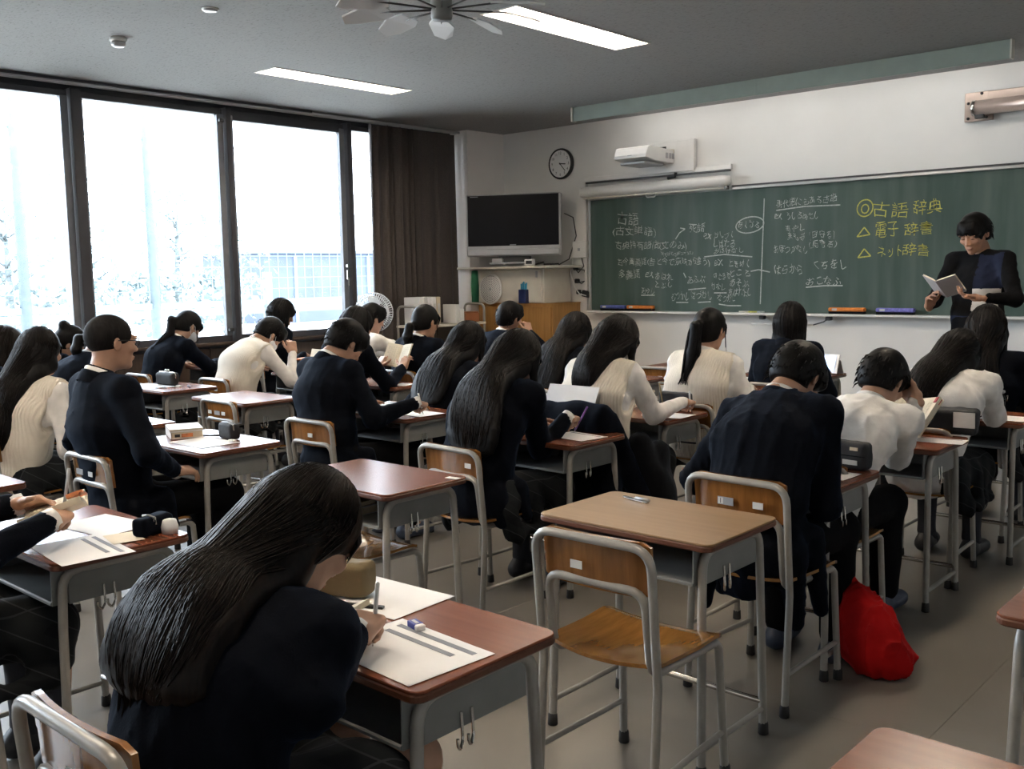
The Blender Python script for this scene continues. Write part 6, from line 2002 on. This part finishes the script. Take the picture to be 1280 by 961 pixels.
# --- middle left boy, book holder and the others by the windows
paper(-4.02, 3.70, .26, .18, -.05, 'worksheet at the right end of the navy blazer boy desk', 0)
pen_in_hand('p11', 1, 'pencil in the fist of the navy blazer boy', 'white_plastic')
closed_book(-4.32, 3.78, .14, .19, .02, .2, 'small book beside the left arm of the navy blazer boy', 'paper')
open_book((-5.38, 4.80, .875), (math.radians(62), 0, math.radians(4)), .12, .17, .014, 'open cream book held up behind the navy blazer boy', ang=.3)
paper(-5.16, 4.63, .12, .16, .3, 'printed sheet at the right end of the book holder desk', 1)
tag(MB().box((-5.30, 4.60, ZT + .005), (.06, .09, .008), bev=.003).build('phone', M_['black_plastic']), 'dark flat gadget beside the held up book', 'gadget')
cl = thing('clasp_purse', 'black clasp purse pencil case with two metal balls', 'pencil case', (-6.62, 3.66, ZT), math.radians(4))
V, F = mesh_sdf([('+', ('b', V3(0, 0, .045), I3, V3(.105, .035, .045), .022, 0))], .007, wrinkle(70, .003, 2), .01)
V[:, 2] = np.maximum(V[:, 2], 0)
link('pouch', np_mesh('pouch', V, F), M_['black_fabric'], cl)
MB().tube([(-.105, 0, .05), (-.10, 0, .092), (.10, 0, .092), (.105, 0, .05)], .005, 6, .02).build('metal_frame', M_['chrome'], cl, True)
for dx in (-.014, .014):
    MB().lathe([(.001, -.010), (.007, -.007), (.010, 0), (.007, .007), (.001, .010)], 10, Matrix.Translation((dx, .0, .105))).build('clasp_ball', M_['white_plastic'], cl, True)
paper(-6.66, 3.53, .40, .22, .02, 'large white sheet under the black clasp purse', 0)
eraser(-6.40, 3.62, .3, 'white eraser at the right of the clasp purse', 'paper', .04)
pen(-6.52, 3.50, ZT + .004, (.9, .12, .02), .13, .0045, 'sticker_grey', 'grey pen lying in front of the clasp purse')
pen(-6.42, 3.70, ZT + .004, (.8, -.3, .02), .12, .0045, 'navy_plastic', 'navy pen lying right of the clasp purse')
tag(MB().lathe([(.001, 0), (.030, 0), (.036, .03), (.030, .06), (.02, .062), (.001, .055)], 16, Matrix.Translation((-5.28, 2.62, ZT))).build('tape_roll', M_['paper'], None, True), 'round white roll on the desk of the girl in the cream vest at left', 'roll')
paper(-5.05, 2.55, .26, .18, .05, 'blank sheet on the desk of the girl in the cream vest at left', 0)
paper(-7.60, 3.62, .30, .2, 0, 'white sheet on the desk against the window wall', 0)
paper(-7.36, 4.72, .26, .18, .1, 'sheet on which the masked ponytail girl writes', 0)
pen_in_hand('p8', 1, 'white pen upright in the hand of the masked ponytail girl', 'white_plastic', .15, (.05, .1, 1))
tag(MB().box((-7.40, 4.86, ZT + .014), (.16, .07, .026), bev=.008, rz=.1).build('pencil_case', M_['cyan_plastic']), 'flat teal pencil case beyond the masked ponytail girl hand', 'pencil case')
s9 = thing('raised_sheet', 'tall cream sheet standing on the desk of the pupil in the vest by the windows', 'paper', (-6.42, 4.86, ZT + .002), math.radians(2))
V = [(-.15, 0, 0), (.16, .0, 0), (.19, .07, .165), (-.17, .07, .175)]
V = V + [(a, b + .0012, c) for a, b, c in V]
link('sheet', np_mesh('sheet', V, [(0, 1, 2, 3), (7, 6, 5, 4), (0, 4, 5, 1), (1, 5, 6, 2), (2, 6, 7, 3), (3, 7, 4, 0)], False), M_['paper_cream'], s9)
ca = thing('box_case', 'black case with an orange red edge left of the tall cream sheet', 'pencil case', (-6.56, 4.80, ZT), math.radians(20))
MB().box((0, 0, .05), (.05, .12, .10), bev=.006).build('body', M_['black_fabric'], ca)
MB().box((0, 0, .105), (.052, .124, .012), bev=.003).build('lid', M_['page_orange'], ca)
paper(-6.30, 4.74, .22, .16, -.1, 'white sheet under the elbow of the pupil in the vest by the windows', 0)
mi = thing('table_mirror', 'round edged white table mirror on the desk nearest the third window pane', 'mirror', (-7.42, 5.75, ZT), math.radians(25))
MB().prism([(.075 * math.cos(a) * 1.2, .05 + .055 * math.sin(a)) for a in np.linspace(0, 2 * PI, 25)[:-1]], -.006, .006, Matrix.Rotation(PI / 2 - .25, 4, 'X'), bev=.002).build('frame', M_['white_plastic'], mi)
MB().prism([(.066 * math.cos(a) * 1.2, .05 + .047 * math.sin(a)) for a in np.linspace(0, 2 * PI, 25)[:-1]], .006, .0075, Matrix.Rotation(PI / 2 - .25, 4, 'X')).build('glass', M_['chrome'], mi)
tag(MB().box((-7.36, 5.95, ZT + .055), (.14, .025, .11), bev=.003, rx=-.15).build('tissue_box', M_['paper']), 'white upright box behind the table mirror', 'box')
closed_book(-6.20, 5.90, .2, .16, .03, .1, 'dark purple book under the white sleeves near the standing fan', 'purple_plastic')
paper(-6.45, 5.86, .26, .18, 0, 'sheet under the white sleeves near the standing fan', 0)
paper(-5.36, 5.72, .26, .18, .05, 'sheet on the desk of the girl with the short low ponytail', 0)
paper(-4.08, 5.75, .26, .18, .05, 'white sheet right of the girl by the wooden cabinet', 0)
paper(-5.25, 6.78, .26, .18, .05, 'sheet on the front row desk of the boy resting his cheek', 0)
paper(-4.06, 4.70, .26, .18, .03, 'sheet on the desk of the long haired girl left of the wooden cabinet', 0)

# --- right side
soft_case(-1.575, 3.63, .24, .07, .105, math.radians(-6), 'black_fabric', 'large black pencil case with pale labels on the right boy desk', .004, False, 21)
for o in COL.objects:
    pass
_pcx = [o for o in COL.objects if o.get('label', '').startswith('large black pencil case')][0]
MB().box((.075, -.0365, .082), (.032, .003, .012)).build('label_tag', M_['paper_cream'], _pcx)
MB().box((.060, -.0365, .030), (.060, .003, .018)).build('label_tag', M_['sticker_white'], _pcx)
MB().box((0, -.0355, .055), (.235, .003, .004)).build('seam', M_['charcoal_cloth'], _pcx)
paper(-1.55, 3.47, .19, .15, -.05, 'white answer sheet beside the black pencil case on the right boy desk', 0)
pen(-1.63, 3.50, ZT + .005, (.95, .2, .02), .11, .004, 'ink', 'black pencil on the white answer sheet')
ob = open_book((-1.635, 4.50, .765), (math.radians(46), math.radians(0), math.radians(-20)), .15, .205, .034, 'thick open dictionary with a red edge tab tilted on the right desk', ang=.30)
MB().box((.138, .085, .062), (.016, .03, .022), ry=-.3).build('red_tab', M_['chair_pad_red'], ob)
paper(-1.50, 4.43, .26, .13, math.radians(6), 'folded white sheet to the right of the open dictionary', 1)
bag = soft_case(-1.52, 4.665, .26, .09, .115, .1, 'black_fabric', 'black rounded bag with a pale blue lining behind the open dictionary', .008, False, 23, cat='bag')
MB().box((.08, -.055, .07), (.09, .004, .07), rx=.1).build('lining', M_['paper'], bag)
jar = thing('glass_jar', 'clip top glass jar with pens at the right edge of the picture', 'jar', (-1.545, 5.47, ZT), 0)
MB().lathe([(.001, .002), (.040, .002), (.046, .008), (.046, .075), (.038, .088), (.038, .098), (.035, .098), (.035, .088), (.043, .075), (.043, .010), (.001, .006)], 20).build('glass', M_['jar_glass'], jar, True)
MB().lathe([(.036, .099), (.042, .103), (.042, .112), (.030, .118), (.001, .119)], 20).build('lid', M_['silver_plastic'], jar, True)
MB().tube([(.046, 0, .085), (.056, 0, .09), (.052, 0, .06)], .003, 6).tube([(-.046, 0, .085), (-.05, 0, .1)], .003, 6).build('wire_clip', M_['chrome'], jar, True)
MB().box((0, 0, .035), (.045, .045, .055), bev=.01).build('contents', M_['paper_cream'], jar)
paper(-1.42, 5.28, .26, .18, .05, 'sheet under the hand of the girl in the white shirt at right', 0)
tb = thing('tablet', 'tablet with a blue screen standing on the front row desk', 'tablet', (-3.07, 6.80, ZT), math.radians(-6))
MB().box((0, 0, .075), (.20, .008, .14), rx=-.3, bev=.003).build('case', M_['white_plastic'], tb)
MB().box((-.01, -.0055, .077), (.165, .003, .115), rx=-.3).build('screen', M_['screen_blue'], tb)
MB().box((0, .05, .05), (.20, .006, .11), rx=.4, bev=.002).build('stand', M_['silver_plastic'], tb)
paper(-3.10, 6.62, .24, .16, 0, 'white sheet in front of the blue tablet', 0)
paper(-3.18, 5.56, .22, .16, .1, 'sheet beside the ponytail girl left arm', 0)

# teacher's book
pb_ = PEOPLE['teacher']
Rr = Matrix.Rotation(TROT, 4, 'Z')
bp = Rr @ Vector((0.01, .375, 1.305)) + Vector((-2.13, 7.0, 0))
tbk = open_book(tuple(bp), (0, 0, 0), .115, .165, .016, 'small open book in the hands of the man at the chalkboard', ang=.45, cover='silver_plastic', page='paper_cream')
tbk.rotation_euler = (Matrix.Rotation(TROT, 3, 'Z') @ Matrix.Rotation(math.radians(38), 3, 'X')).to_euler()

# red drawstring bag hanging low from the right desk onto the floor
rb = thing('drawstring_bag', 'red drawstring bag slumped on the floor beside the right desk', 'bag', (-1.37, 3.44, 0), 0)
pr = [C((-.085, .03, .30), (-.055, .02, .24), .018, .05, 0), C((-.055, .02, .25), (-.01, .0, .15), .052, .10, .06), C((-.01, .0, .16), (.035, -.01, .10), .10, .105, .06), C((.0, -.02, .07), (.10, .0, .065), .07, .062, .06), C((.08, .04, .07), (.165, .03, .085), .06, .010, .04), ('&', ('h', V3(0, 0, .002), V3(0, 0, -1), 0))]
V, F = mesh_sdf(pr, .006, fold(90, .020), .03)
V[:, 2] = np.maximum(V[:, 2], .001)
link('sack', np_mesh('sack', V, F), M_['red_fabric'], rb)
MB().tube([(-.085, .03, .30), (-.10, .035, .36), (-.11, .06, .47)], .004, 6).tube([(-.08, .03, .30), (-.095, .04, .38), (-.10, .07, .46)], .004, 6).build('drawstring', M_['red_fabric'], rb, True)
V, F = mesh_sdf([C((-.085, .03, .295), (-.10, .035, .325), .016, .028, 0)], .006, wrinkle(91, .005, 3), .01)
link('gathered_neck', np_mesh('gathered_neck', V, F), M_['red_fabric'], rb)
# pink indoor shoe tip under the foreground desk
sp = thing('indoor_shoe', 'dark pink indoor shoe under the foreground desk', 'shoe', (-1.36, 1.72, 0), .3)
V, F = mesh_sdf([C((0, -.05, .04), (0, .09, .035), .042, .038, 0), C((0, -.05, .05), (0, -.05, .08), .036, .034, .02), ('&', ('h', V3(0, 0, .006), V3(0, 0, -1), 0))], .01)
link('upper', np_mesh('upper', V, F), M_['chair_pad_red'], sp)
MB().prism(rrect(.044, .12, .04, 6), 0, .016, Matrix.Translation((0, .02, 0)), .003).build('sole', M_['white_plastic'], sp)
